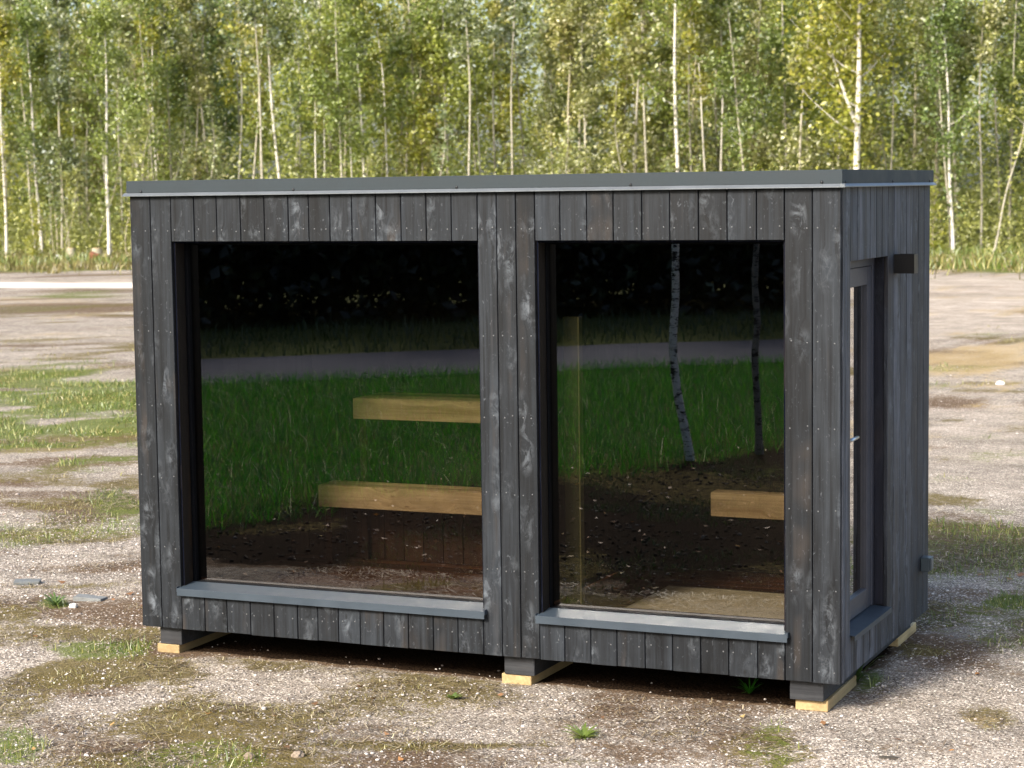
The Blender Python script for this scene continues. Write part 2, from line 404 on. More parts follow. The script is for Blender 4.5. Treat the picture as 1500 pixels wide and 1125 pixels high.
def ground_mat():
    N = NT('gravel_ground')
    p = N.n('NewGeometry').outputs['Position']
    gr = N.attr('green'); so = N.attr('soil'); pa = N.attr('pale'); mo = N.attr('moss'); oc = N.attr('ochre')
    n1 = N.noise(p, 2.2, 5, 0.65); n2 = N.noise(p, 11.0, 5, 0.7); n3 = N.noise(p, 62.0, 4, 0.75)
    # gravel: three sizes of chippings in a dusty matrix
    def chips(scale, thr):
        v = N.n('TexVoronoi', {'Vector': p, 'Scale': scale})
        rnd = N.n('SeparateColor', {0: v.outputs['Color']})
        return v.outputs['Distance'], rnd.outputs[0], rnd.outputs[1]
    d1, r1, q1 = chips(58.0, 0); d2, r2_, q2 = chips(115.0, 0)
    stops = [(0, (0.06, 0.05, 0.046)), (0.3, (0.17, 0.145, 0.132)), (0.55, (0.38, 0.335, 0.308)), (0.78, (0.62, 0.575, 0.54)), (1, (0.84, 0.81, 0.78))]
    c1 = N.ramp(r1, stops); c2 = N.ramp(r2_, stops)
    dust = N.mix(n2, (0.165, 0.146, 0.135), (0.35, 0.318, 0.295))
    col = N.mix(N.rng(d2, 0.30, 0.55, 0.9, 0.1), dust, c2)
    big = N.math('MULTIPLY', N.rng(d1, 0.34, 0.50, 1.0, 0.0), N.math('GREATER_THAN', q1, 0.28))
    col = N.mix(big, col, c1)
    n0 = N.noise(N.n('Mapping', {'Vector': p, 'Rotation': (0, 0, 0.41), 'Scale': (0.35, 1.0, 1.0)}).outputs[0], 0.9, 6, 0.72)
    tone = N.math('MULTIPLY', N.math('MULTIPLY', N.rng(n1, 0.3, 0.7, 0.74, 1.2), N.rng(n2, 0.3, 0.7, 0.82, 1.16)), N.rng(n0, 0.35, 0.65, 0.80, 1.18))
    col = N.mix(1.0, col, N.n('CombineColor', {0: tone, 1: N.math('MULTIPLY', tone, 0.95), 2: N.math('MULTIPLY', tone, 0.845)}).outputs[0], 'MULTIPLY')
    # pale sandy track
    sand = N.mix(N.rng(N.math('ADD', N.math('MULTIPLY', n0, 0.6), N.math('MULTIPLY', n1, 0.4)), 0.36, 0.62), (0.27, 0.235, 0.18), (0.60, 0.50, 0.42))
    col = N.mix(N.math('MULTIPLY', pa, 0.85), col, sand)
    col = N.mix(N.rng(pa, 0.72, 0.95), col, N.mix(n2, (0.66, 0.585, 0.50), (0.80, 0.72, 0.63)))
    # bare brown earth with dead bits
    earth = N.mix(N.rng(n3, 0.3, 0.7), (0.040, 0.027, 0.019), (0.21, 0.145, 0.095))
    earth = N.mix(N.rng(n2, 0.55, 0.75, 0, 0.6), earth, (0.26, 0.20, 0.125))
    earth = N.mix(N.rng(N.math('ADD', so, N.math('MULTIPLY', N.math('SUBTRACT', n1, 0.5), 0.5)), 0.80, 1.0), earth, N.mix(N.rng(n3, 0.35, 0.7), (0.003, 0.0023, 0.0018), (0.045, 0.027, 0.016)))  # near-black earth; beneath the cabin this tone also stands in for shade
    brk = N.math('ADD', N.math('MULTIPLY', N.math('SUBTRACT', n2, 0.5), 1.0), N.math('MULTIPLY', N.math('SUBTRACT', n3, 0.5), 0.9))
    so_ = N.rng(N.math('ADD', so, brk), 0.34, 0.54)
    so_ = N.math('MULTIPLY', so_, N.math('MAXIMUM', N.rng(N.math('MULTIPLY', big, N.rng(r1, 0.6, 0.9)), 0, 1, 1.0, 0.35), N.rng(so, 0.8, 1.0)))
    col = N.mix(so_, col, earth)
    moss = N.mix(N.rng(n3, 0.32, 0.68), (0.042, 0.032, 0.013), (0.21, 0.165, 0.062))
    mo_ = N.rng(N.math('ADD', mo, brk), 0.38, 0.56)
    col = N.mix(N.math('MULTIPLY', mo_, 0.9), col, moss)
    straw = N.mix(N.rng(n3, 0.3, 0.7), (0.22, 0.15, 0.065), (0.56, 0.43, 0.23))
    col = N.mix(N.math('MULTIPLY', N.rng(N.math('ADD', oc, N.math('MULTIPLY', brk, 1.5)), 0.42, 0.75), 0.7), col, straw)
    turf = N.mix(N.rng(n3, 0.3, 0.7), (0.045, 0.065, 0.014), (0.17, 0.20, 0.045))
    gr_ = N.rng(N.math('ADD', gr, brk), 0.36, 0.62)
    col = N.mix(N.math('MULTIPLY', gr_, 0.85), col, turf)
    h = N.math('ADD', N.math('MULTIPLY', N.rng(d1, 0.0, 0.5, 1.0, 0.0), 0.5), N.math('ADD', N.math('MULTIPLY', N.rng(d2, 0, 0.5, 0.5, 0), 0.6), N.math('MULTIPLY', n2, 1.2)))
    return N.done(N.pbr(col, 0.97, 0, 0.02, N.bump(h, 0.75, 0.012)))
GROUND = ground_mat()

def asphalt():
    N = NT('old_asphalt'); p = N.n('NewGeometry').outputs['Position']
    f = N.noise(p, 60.0, 4, 0.7); g = N.noise(p, 1.2, 4, 0.6)
    c = N.mix(N.math('ADD', N.math('MULTIPLY', f, 0.6), N.math('MULTIPLY', g, 0.4)), (0.062, 0.066, 0.092), (0.13, 0.135, 0.175))
    return N.done(N.pbr(c, 0.9, 0, 0.2, N.bump(f, 0.4, 0.01)))
ASPHALT = asphalt()

# ------------------------------------------------------------------ the ground
def _blob(u, v, ru, rv):
    """an ellipse on the ground, given where its middle and edges are seen"""
    c = np.array(at(u, v)); a = np.array(at(u + ru, v)); n = np.array(at(u, max(v - rv, 290))); f = np.array(at(u, v + rv))
    ax = a - c; la = np.linalg.norm(ax); dp = (n - f) / 2; ld = np.linalg.norm(dp)
    return c, ax / la, la, dp / ld, ld
BLOBS = {
 'green': [(95, 585, 190, 52, 0.95), (150, 552, 90, 14, 0.5), (130, 950, 80, 14, 0.7), (80, 887, 26, 10, 0.8), (15, 1090, 55, 30, 0.6),
           (270, 1112, 95, 20, 0.5), (1262, 992, 30, 26, 0.75), (1100, 1012, 26, 7, 0.7), (855, 1077, 28, 9, 0.6), (1425, 792, 40, 8, 0.45),
           (1440, 748, 50, 8, 0.45), (1487, 880, 28, 8, 0.8), (1385, 800, 25, 8, 0.5), (1450, 665, 60, 9, 0.45), (1130, 1068, 45, 40, 0.45), (175, 745, 40, 24, 0.6),
           (100, 432, 130, 6, 0.6), (15, 610, 40, 30, 0.6), (120, 815, 60, 10, 0.5), (60, 500, 120, 4, 0.3), (30, 640, 80, 10, 0.5), (130, 690, 90, 8, 0.4),
           (1440, 640, 90, 5, 0.4), (1380, 700, 60, 6, 0.4), (1450, 560, 90, 4, 0.4)],
 'moss':  [(200, 985, 200, 22, 0.75), (60, 780, 150, 16, 0.6), (60, 740, 120, 9, 0.5), (60, 700, 120, 9, 0.5), (150, 930, 150, 14, 0.65), (700, 1090, 210, 10, 0.75),
           (250, 1118, 200, 20, 0.55), (1240, 1048, 70, 12, 0.6), (1445, 1050, 50, 22, 0.6), (1330, 948, 80, 12, 0.6), (1440, 935, 70, 8, 0.5), (20, 1030, 60, 50, 0.5),
           (850, 1112, 100, 14, 0.5), (1380, 895, 90, 7, 0.5), (1120, 1085, 60, 30, 0.5), (100, 860, 110, 8, 0.5), (1290, 1005, 40, 20, 0.4), (600, 1012, 60, 6, 0.35), (1420, 540, 120, 6, 0.6)],
 'soil':  [(370, 952, 200, 16, 0.75), (600, 965, 160, 10, 0.5), (330, 1050, 130, 24, 0.5), (120, 900, 130, 14, 0.6), (60, 830, 150, 12, 0.6), (80, 675, 150, 10, 0.55),
           (80, 725, 140, 8, 0.5), (640, 1085, 90, 14, 0.55), (1430, 600, 120, 22, 0.35), (1420, 870, 120, 8, 0.45), (1460, 640, 120, 26, 0.3), (220, 1090, 120, 22, 0.45),
           (120, 1010, 120, 20, 0.5), (450, 1080, 90, 14, 0.4), (1380, 1090, 120, 12, 0.35), (700, 870, 700, 80, 0.35)],
 'ochre': [(1435, 520, 130, 34, 0.85), (1470, 560, 60, 10, 0.6), (1440, 1055, 40, 14, 0.6), (1250, 1050, 60, 8, 0.5), (60, 440, 120, 5, 0.5), (60, 660, 120, 8, 0.5), (30, 820, 60, 6, 0.5), (560, 1000, 60, 5, 0.4)],
 'pale':  [(1430, 435, 200, 48, 0.6), (1440, 470, 200, 16, 0.5), (1440, 625, 100, 50, 0.3)],
}
def seg_dist(x, y, a, b):
    ax, ay = a; bx, by = b
    t = np.clip(((x - ax) * (bx - ax) + (y - ay) * (by - ay)) / ((bx - ax) ** 2 + (by - ay) ** 2), 0, 1)
    return np.hypot(x - ax - t * (bx - ax), y - ay - t * (by - ay))
# meadow edge and lane behind the camera
ML0, ML1 = np.array((-6.5, 5.6)), np.array((9.0, -26.0))         # line along the front edge of the tall meadow
def meadow(x, y):
    d = ML1 - ML0; n = np.array((d[1], -d[0])) / np.linalg.norm(d)   # points away from the cabin
    s = (x - ML0[0]) * n[0] + (y - ML0[1]) * n[1]
    return s
RD0, RD1 = np.array((-30.0, 1.2)), np.array((22.0, -41.7))
_rd = (RD1 - RD0) / np.linalg.norm(RD1 - RD0); _rn = np.array((-_rd[1], _rd[0]))   # towards the cabin
def road_off(x, y):
    return (x - RD0[0]) * _rn[0] + (y - RD0[1]) * _rn[1]
ROAD_W = 2.15
def masks(x, y):
    x = np.asarray(x, float); y = np.asarray(y, float)
    wob = (fbm(x * 1.3, y * 1.3, 5) - 0.5)
    out = {}
    near = np.clip(1 - np.hypot(x - 2, y - 1) / 45.0, 0, 1)
    for k, bl in BLOBS.items():
        m = np.zeros_like(x)
        for (u, v, ru, rv, s) in bl:
            c, a, la, d, ld = _blob(u, v, ru, rv)
            # oblique axes on the ground
            det = a[0] * d[1] - a[1] * d[0]
            px = ((x - c[0]) * d[1] - (y - c[1]) * d[0]) / det / la
            py = (a[0] * (y - c[1]) - a[1] * (x - c[0])) / det / ld
            r = np.hypot(px, py) - wob * 2.4
            m = np.maximum(m, s * np.clip(1.45 - r * 1.1, 0, 1))
        out[k] = m
    b1 = fbm(x * 0.55 + 40, y * 0.55, 5); b2 = fbm(x * 0.7, y * 0.7 + 90, 5); b3 = fbm(x * 0.35 + 7, y * 0.35 + 3, 4)
    out['soil'] = np.maximum(out['soil'], np.clip((b1 - 0.495) * 3.4, 0, 0.65))
    out['moss'] = np.maximum(out['moss'], np.clip((b2 - 0.55) * 3.4, 0, 0.6))
    out['green'] = np.maximum(out['green'], np.clip((b3 - 0.60) * 3.0, 0, 0.45))
    b4 = fbm(x * 1.3 + y * 0.1 + 11, y * 0.8 + 31, 6)
    fy_ = np.clip((y - 5) / 6, 0, 1)
    out['moss'] = np.maximum(out['moss'], fy_ * np.clip((b4 - 0.54) * 5, 0, 0.60))
    out['soil'] = np.maximum(out['soil'], fy_ * np.clip((0.40 - b4) * 4, 0, 0.36))
    # the bright track far off and the rough verge under the trees
    tr = 39.6 + 0.06 * (x + 29) + (fbm(x * 0.1, y * 0.02) - 0.5) * 1.0
    wtr = np.where(x < -16, 2.4, 2.4 + np.clip((x + 16) * 0.3, 0, 3))
    out['pale'] = np.maximum(out['pale'], np.where(x < -18, 1.0, np.clip(1 - (x + 18) * .06, .55, 1)) * np.clip((wtr - np.abs(y - tr)) * 1.2 + 0.4, 0, 1))
    verge = np.clip((y - 46.0 - np.clip((x + 20) * 0.3, 0, 4) - (fbm(x * 0.22, y * 0.22, 5) - 0.5) * 13) * 0.5, 0, 1)
    out['moss'] = np.maximum(out['moss'], verge * 0.62)
    out['ochre'] = np.maximum(out['ochre'], verge * np.clip((fbm(x * .5 + 3, y * .5, 4) - .45) * 4, 0, .8))
    out['ochre'] = np.maximum(out['ochre'], fy_ * np.clip((fbm(x * 1.1 + 70, y * .9, 5) - .56) * 5, 0, .6))
    out['green'] = np.maximum(out['green'], verge * np.clip(fbm(x * 0.3, y * 0.3 + 5) * 1.3 - 0.15, 0, 0.8))
    out['pale'] = out['pale'] * (1 - verge)
    for k in ('soil', 'moss'): out[k] = out[k] * (1 - 0.75 * np.clip(out['pale'], 0, 1))
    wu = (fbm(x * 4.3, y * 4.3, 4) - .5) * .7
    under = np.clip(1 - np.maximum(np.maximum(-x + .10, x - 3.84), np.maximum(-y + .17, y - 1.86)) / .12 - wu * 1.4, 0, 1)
    out['soil'] = np.maximum(out['soil'], under * 1.15)  # dark earth under the cabin, blackened further to paint in its shade
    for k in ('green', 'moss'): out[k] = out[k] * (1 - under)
    s = meadow(x, y) + (fbm(x * 0.8, y * 0.8) - 0.5) * 1.6
    me_ = np.clip(s * 0.8 + 0.3, 0, 1) * (y < 5)
    out['green'] = np.maximum(out['green'], me_ * 0.95)
    out['soil'] = np.maximum(out['soil'], np.clip(2.6 - np.abs(s + 1.9) / 1.5, 0, 1.15) * np.clip((-1.9 - y - wob * 1.5) * 2.5, 0, 1))
    strip = np.clip((-2.3 - y) * 2, 0, 1) * np.clip(-s + .5, 0, 1)
    out['moss'] = out['moss'] * (1 - strip) + strip * np.clip((b2 - .50) * 4, 0, .50)
    out['green'] = np.where(s < 0, out['green'] * (1 - strip) + strip * np.clip((b3 - .5) * 4, 0, .55), out['green'])
    return out
def height(x, y):
    far = np.clip(np.hypot(x - 2, y - 2) / 30, 0, 1)
    h = (fbm(x * 1.6, y * 1.6, 4) - 0.5) * 0.035 + (fbm(x * 0.25, y * 0.25, 3) - 0.5) * 0.06
    cab = np.maximum(np.maximum(-x - 0.2, x - 4.2), np.maximum(-y - 0.2, y - 2.2))
    flat = np.clip(cab / 0.8, 0.25, 1)
    rd = np.clip((np.abs(road_off(x, y)) - ROAD_W) / 2, 0, 1)
    return h * flat * np.where(np.abs(road_off(x, y)) < ROAD_W + 2, rd, 1) - 0.004 * far
def axis(lo, hi, step, far_lo, far_hi, g=1.12):
    a = list(np.arange(lo, hi + 1e-6, step))
    s = step; p = hi; up = []
    while p < far_hi: s = min(s * g, 40); p += s; up.append(p)
    s = step; p = lo; dn = []
    while p > far_lo: s = min(s * g, 40); p -= s; dn.append(p)
    return np.array(dn[::-1] + a + up)
gx = axis(-3.0, 6.5, 0.045, -500, 500, 1.06); gy = axis(-3.2, 4.5, 0.045, -500, 700, 1.05)
GX, GY = np.meshgrid(gx, gy)
fx, fy = GX.ravel(), GY.ravel()
fz = height(fx, fy)
nx, ny = len(gx), len(gy)
idx = np.arange(nx * ny).reshape(ny, nx)
quads = np.stack([idx[:-1, :-1], idx[:-1, 1:], idx[1:, 1:], idx[1:, :-1]], -1).reshape(-1, 4)
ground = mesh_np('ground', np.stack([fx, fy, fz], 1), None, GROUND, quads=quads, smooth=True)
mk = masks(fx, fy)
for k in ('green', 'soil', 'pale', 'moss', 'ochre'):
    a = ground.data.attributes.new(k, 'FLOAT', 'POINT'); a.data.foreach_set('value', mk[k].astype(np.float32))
tag(ground, 'patchy gravel yard with moss, brown earth and weeds', 'ground', kind='structure')

# lane behind the camera (mirrored in the panes)
ln = np.linspace(0, np.linalg.norm(RD1 - RD0), 60)
cen = RD0 + ln[:, None] * _rd
wv = (fbm(ln * 0.3, ln * 0) - 0.5) * 0.4
va = np.concatenate([np.c_[cen + _rn * (ROAD_W + wv)[:, None], np.full(60, 0.012)], np.c_[cen - _rn * (ROAD_W - wv)[:, None], np.full(60, 0.012)]])
qs = [(i, i + 1, 61 + i, 60 + i) for i in range(59)]
road = mesh_np('road', va, None, ASPHALT, quads=qs)
tag(road, 'grey asphalt lane between the meadow and the dark trees mirrored in the panes', 'road', kind='structure')

# ------------------------------------------------------------------ scatter: stones and grass
def ico():
    bm = bmesh.new(); bmesh.ops.create_icosphere(bm, subdivisions=1, radius=1.0)
    v = np.array([p.co[:] for p in bm.verts]); bm.verts.index_update()
    f = np.array([[q.index for q in p.verts] for p in bm.faces]); bm.free()
    return v, f
ICO_V, ICO_F = ico()
def inside_cabin(x, y, m=0.0):
    return (x > 0.0 - m) & (x < 4.0 + m) & (y > 0.0 - m) & (y < 1.93 + m)
def in_view(x, y, pad=60):
    dx, dy, dz = x - CAM.x, y - CAM.y, -CAM.z
    z = dx * _fw.x + dy * _fw.y + dz * _fw.z
    u = 750 + F_PX * (dx * _r2.x + dy * _r2.y + dz * _r2.z) / np.maximum(z, 0.1)
    v = 562.5 - F_PX * (dx * _u2.x + dy * _u2.y + dz * _u2.z) / np.maximum(z, 0.1)
    return (z > 1) & (u > -pad - 250) & (u < 1500 + pad + 250) & (v < 1125 + 320)
def stones(name, n, xr, yr, smin, smax, label, keep):
    x = RNG.uniform(*xr, n); y = RNG.uniform(*yr, n)
    k = keep(x, y); x = x[k]; y = y[k]; n = len(x)
    s = smin + (smax - smin) * RNG.random(n) ** 3
    sc = s[:, None] * RNG.uniform(0.6, 1.3, (n, 3)); sc[:, 2] *= 0.6
    jit = 1 + RNG.uniform(-0.25, 0.25, (n, 12))
    v = ICO_V[None] * jit[:, :, None] * sc[:, None, :]
    an = RNG.uniform(0, 6.283, n); c, s_ = np.cos(an), np.sin(an)
    vx = v[..., 0] * c[:, None] - v[..., 1] * s_[:, None]; vy = v[..., 0] * s_[:, None] + v[..., 1] * c[:, None]
    z = height(x, y)
    v = np.stack([vx + x[:, None], vy + y[:, None], v[..., 2] + (z + sc[:, 2] * 0.35)[:, None]], -1).reshape(-1, 3)
    f = (ICO_F[None] + (np.arange(n) * 12)[:, None, None]).reshape(-1, 3)
    o = mesh_np(name, v, f, PEBBLE, tint=np.repeat(RNG.random(n) ** 0.8, 20))
    return tag(o, label, 'gravel', kind='stuff')
def gravel_keep(x, y):
    m = masks(x, y)
    p = np.clip(1.0 - 0.75 * np.maximum(m['moss'], np.maximum(m['green'], m['soil'] * 0.8)), 0.06, 1)
    cl = np.clip((fbm(x * 3, y * 3) - 0.35) * 4, 0.1, 1)
    p = np.where((x > 0) & (x < 4) & (y > 0) & (y < 2), p * .15, p)
    return (RNG.random(len(x)) < p * cl) & in_view(x, y) & ~inside_cabin(x, y, -0.35)
stones('gravel', 110000, (-4.0, 6.5), (-3.2, 4.0), 0.003, 0.010, 'loose pale gravel chippings spread over the yard around the cabin', gravel_keep)
stones('gravel', 3000, (-12, 9.0), (-3.2, 20.0), 0.007, 0.018, 'scattered larger pale pebbles lying on the yard', gravel_keep)

def blades(name, x, y, hmin, hmax, wid, mat, label, lean=0.35, cat='grass', tpow=1.0, zoff=0.0):
    n = len(x)
    z = height(x, y) + zoff
    h = hmin + (hmax - hmin) * RNG.random(n) ** 1.5
    an = RNG.uniform(0, 6.283, n); dx, dy = np.cos(an), np.sin(an)
    la = RNG.uniform(0, 6.283, n); le = h * lean * RNG.random(n) * 2
    lx, ly = np.cos(la) * le, np.sin(la) * le
    w = wid * RNG.uniform(0.6, 1.4, n)
    b = np.stack([x, y, z - 0.005], 1)
    off = np.stack([dx * w / 2, dy * w / 2, 0 * w], 1)
    mid = b + np.stack([lx * 0.3, ly * 0.3, h * 0.55], 1)
    tip = b + np.stack([lx, ly, h * np.clip(1 - lean * 0.25, 0.5, 1)], 1)
    v = np.stack([b - off, b + off, mid - off * 0.75, mid + off * 0.75, tip], 1).reshape(-1, 3)
    base = (np.arange(n) * 5)[:, None, None]
    f = (np.array([[0, 1, 3], [0, 3, 2], [2, 3, 4]])[None] + base).reshape(-1, 3)
    o = mesh_np(name, v, f, mat, tint=np.repeat(RNG.random(n) ** tpow, 3))
    return tag(o, label, cat, kind='stuff')
def pts(n, xr, yr, fn):
    x = RNG.uniform(*xr, n); y = RNG.uniform(*yr, n)
    k = RNG.random(n) < fn(x, y)
    return x[k], y[k]
def clump(x, y): return np.clip((fbm(x * 2.3 + 3, y * 2.3, 3) - 0.40) * 4, 0, 1)
# short grass around the cabin
x, y = pts(330000, (-5, 7), (-3.2, 6), lambda x, y: np.where(in_view(x, y) & ~inside_cabin(x, y, -0.02), np.clip((masks(x, y)['green'] - 0.32) * 2.4, 0, 1) * clump(x, y), 0))
blades('grass', x, y, 0.015, 0.095, 0.0045, GRASS, 'short weedy grass in patches on the gravel round the cabin', 0.6)
x, y = pts(260000, (-5, 7), (-3.2, 6), lambda x, y: np.where(in_view(x, y) & ~inside_cabin(x, y, 0.0), np.clip((masks(x, y)['moss'] + masks(x, y)['soil'] * 0.5 - 0.36) * 1.6, 0, 1) * clump(x + 9, y), 0))
blades('dry_grass', x, y, 0.006, 0.05, 0.0035, DRYGRASS, 'dry straw and moss tufts on the brown patches of the yard', 1.2)
# flattened straw and twigs
n = 300000
x = RNG.uniform(-4.5, 7, n); y = RNG.uniform(-3.0, 7, n)
mm = masks(x, y)
k = in_view(x, y) & ~inside_cabin(x, y, -0.06) & (y > -2.4) & (RNG.random(n) < np.where((x > 0) & (x < 4) & (y > -.15) & (y < 2), .45, 1.0) * np.clip(np.maximum(mm['soil'], mm['moss']) * 1.2 - .25, .02, 1) * np.clip((fbm(x * 2.1 + 60, y * 2.1, 4) - .4) * 5, 0.03, 1))
x, y = x[k], y[k]; n = len(x); z = height(x, y)
an = RNG.uniform(0, 6.283, n); L = RNG.uniform(.012, .045, n); W = RNG.uniform(.0012, .0028, n)
dx, dy = np.cos(an) * L, np.sin(an) * L; ex, ey = -np.sin(an) * W, np.cos(an) * W
za = z + RNG.uniform(.002, .012, n); zb_ = z + RNG.uniform(.002, .022, n)
v = np.stack([np.stack([x - dx - ex, y - dy - ey, za], 1), np.stack([x + dx - ex, y + dy - ey, zb_], 1), np.stack([x + dx + ex, y + dy + ey, zb_], 1), np.stack([x - dx + ex, y - dy + ey, za], 1)], 1).reshape(-1, 3)
o = mesh_np('straw', v, None, STRAW, quads=np.arange(4 * n).reshape(n, 4), tint=RNG.random(n))
tag(o, 'flattened straw, twigs and dead stalks lying on the brown patches of the yard', 'straw', kind='stuff')
# middle distance
x, y = pts(330000, (-20, 7), (5.5, 24), lambda x, y: np.where(in_view(x, y), np.clip((masks(x, y)['green'] - 0.36) * 1.6, 0, 1) * clump(x * 0.6, y * 0.6), 0))
blades('grass', x, y, 0.02, 0.11, 0.009, GRASS, 'yellow-green grass growing in a broad patch on the yard beyond the cabin', 0.6, tpow=0.8)
x, y = pts(420000, (-20, 7), (5.5, 38), lambda x, y: np.where(in_view(x, y), np.clip((np.maximum(masks(x, y)['moss'], masks(x, y)['green']) - 0.40) * 0.7, 0, 1) * clump(x * 0.5 + 5, y * 0.5), 0))
blades('dry_grass', x, y, 0.02, 0.09, 0.010, DRYGRASS, 'straw-coloured grass tufts across the open yard behind the cabin', 0.8)
# verge in front of the trees
x, y = pts(150000, (-64, 4), (45, 66), lambda x, y: np.clip((np.maximum(masks(x, y)['moss'], masks(x, y)['green']) - 0.4) * 3, 0, 1) * np.clip((fbm(x * 0.5, y * 0.5, 3) - 0.3) * 3, 0.1, 1))
blades('dry_grass', x, y, 0.05, 0.42, 0.035, VERGE, 'rough yellow verge grass along the foot of the birch wood', 0.5, tpow=1.3)
x, y = pts(60000, (-64, 4), (52, 68), lambda x, y: np.clip((fbm(x * 0.25 + 30, y * 0.25, 3) - 0.42) * 5, 0, 1))
blades('grass', x, y, 0.1, 0.6, 0.04, GRASS, 'fresh green grass along the foot of the birch wood', 0.5)
# meadow mirrored in the panes
def meadow_keep(x, y):
    s = meadow(x, y) + (fbm(x * 0.8, y * 0.8) - 0.5) * 1.6
    return np.where((s > -0.2) & (road_off(x, y) > ROAD_W - 0.1), np.clip(s * 0.9 + 0.3, 0, 1), 0)
x, y = pts(420000, (-16, 8), (-27, 1.0), meadow_keep)
blades('meadow_grass', x, y, 0.06, 0.30, 0.006, MEADOW, 'tall lush green meadow grass between the yard and the lane', 0.75, tpow=1.6)
x, y = pts(70000, (-24, 14), (-40, -2.0), lambda x, y: np.where((road_off(x, y) < -ROAD_W) & (road_off(x, y) > -ROAD_W - 8), 0.8, 0))
blades('meadow_grass', x, y, 0.05, 0.3, 0.02, WEEDY, 'grass verge on the far side of the lane under dark trees', 0.6, tpow=1.6)
n = 9000
x = RNG.uniform(-4, 4, n); y = RNG.uniform(-9.5, -2.3, n); sm = meadow(x, y); kk = (sm < .6) & (sm > -4.2) & (RNG.random(n) < np.clip((fbm(x * 1.8, y * 1.8, 4) - .38) * 5, .05, 1)); x, y = x[kk], y[kk]; n = len(x)
sz = RNG.uniform(.004, .018, n); scl = sz[:, None] * RNG.uniform(.6, 1.3, (n, 3)); scl[:, 2] *= .7
v = ICO_V[None] * (1 + RNG.uniform(-.3, .3, (n, 12)))[:, :, None] * scl[:, None, :]
v = (v + np.stack([x, y, height(x, y) + scl[:, 2] * .3], 1)[:, None, :]).reshape(-1, 3)
tag(mesh_np('soil_clods', v, (ICO_F[None] + (np.arange(n) * 12)[:, None, None]).reshape(-1, 3), CLOD, tint=np.repeat(RNG.random(n), 20)), 'dark crumbly clods on the bare earth at the meadow edge', 'soil', kind='stuff')
x, y = pts(90000, (-4, 4), (-9.5, -2.3), lambda x, y: np.where((meadow(x, y) < .8) & (meadow(x, y) > -4.2), np.clip((fbm(x * 1.1 + 7, y * 1.1, 4) - .5) * 6, 0, .9), 0))
blades('grass', x, y, 0.01, 0.06, 0.006, WEEDY, 'sparse dark green weeds creeping over the bare earth at the meadow edge', 0.8)
# fallen leaves
n = 900
x = RNG.uniform(-4, 6, n); y = np.where(np.arange(n) < 160, RNG.uniform(-2.5, 4, n), RNG.uniform(-9.5, -1.8, n)); k = (in_view(x, y) | (y < -2.2)) & ~inside_cabin(x, y, 0.05); x, y = x[k], y[k]; n = len(x)
z = height(x, y) + 0.012
an = RNG.uniform(0, 6.283, n); s = RNG.uniform(0.012, 0.030, n); tl = RNG.uniform(-0.5, 0.5, (n, 2))
ux, uy = np.cos(an) * s, np.sin(an) * s
v = np.stack([np.stack([x - ux, y - uy, z], 1), np.stack([x - uy * 0.55, y + ux * 0.55, z + s * tl[:, 0]], 1), np.stack([x + ux, y + uy, z + s * 0.3], 1), np.stack([x + uy * 0.55, y - ux * 0.55, z + s * tl[:, 1]], 1)], 1).reshape(-1, 3)
o = mesh_np('fallen_leaves', v, None, DEADLEAF, quads=np.arange(4 * n).reshape(n, 4), tint=RNG.random(n))
tag(o, 'scattered orange and yellow fallen leaves on the gravel', 'leaves', kind='stuff')

# ------------------------------------------------------------------ the cabin
cab = empty('sauna_cabin', (0, 0, 0))
tag(cab, 'flat-roofed cabin clad in black-stained boards with two large dark windows, standing on pale wood blocks', 'cabin')
CT = Z0 + 2.405                                     # top of the boards
XE = [0, .13, .262, .41, .553, .702, .85, .997, 1.121, 1.248, 1.379, 1.52, 1.667, 1.813, 1.957, 2.104, 2.211, 2.317, 2.422, 2.56, 2.704, 2.846, 2.997, 3.143, 3.291, 3.437, 3.585, 3.724, 3.862, 4.0]
OPEN = [(.262, 2.104), (2.422, 3.724)]
OZ0, OZ1 = Z0 + .225, Z0 + 2.15
G = 0.0022
m = MB()
def nail_pair(a0, a1, z, fixed, side):
    m.cur = 1
    for a in (a0 + 0.026 + random.uniform(-.006, .006), a1 - 0.026 + random.uniform(-.006, .006)):
        zz = z + random.uniform(-.008, .008)
        if side == 'y': m.dome((a, fixed, zz), 0.0042, (0, -1, 0), h=0.35)
        else: m.dome((fixed, a, zz), 0.0042, (1, 0, 0), h=0.35)
    m.cur = 0
for i in range(len(XE) - 1):
    a, b = XE[i] + G, XE[i + 1] - G
    if i == len(XE) - 2: b = 4.0
    if i == 0: a = 0.0
    mid = (a + b) / 2
    dy = random.uniform(-.0008, .0008)
    t = random.random()
    win = any(o0 < mid < o1 for o0, o1 in OPEN)
    if win:
        m.box(a, b, dy, .021, Z0 + random.uniform(-.002, .002), OZ0 - .003, .0022, t)
        m.box(a, b, dy, .021, OZ1, CT, .0022, t)
        nail_pair(a, b, OZ1 + .06, dy, 'y'); nail_pair(a, b, Z0 + .115, dy, 'y')
    else:
        m.box(a, b, dy, .021, Z0 + random.uniform(-.002, .002), CT, .0022, t)
        for z in (.06, .45, .85, 1.25, 1.66, 2.21): nail_pair(a, b, Z0 + z, dy, 'y')
m.build('cladding', [DARK_X, NAIL], cab)
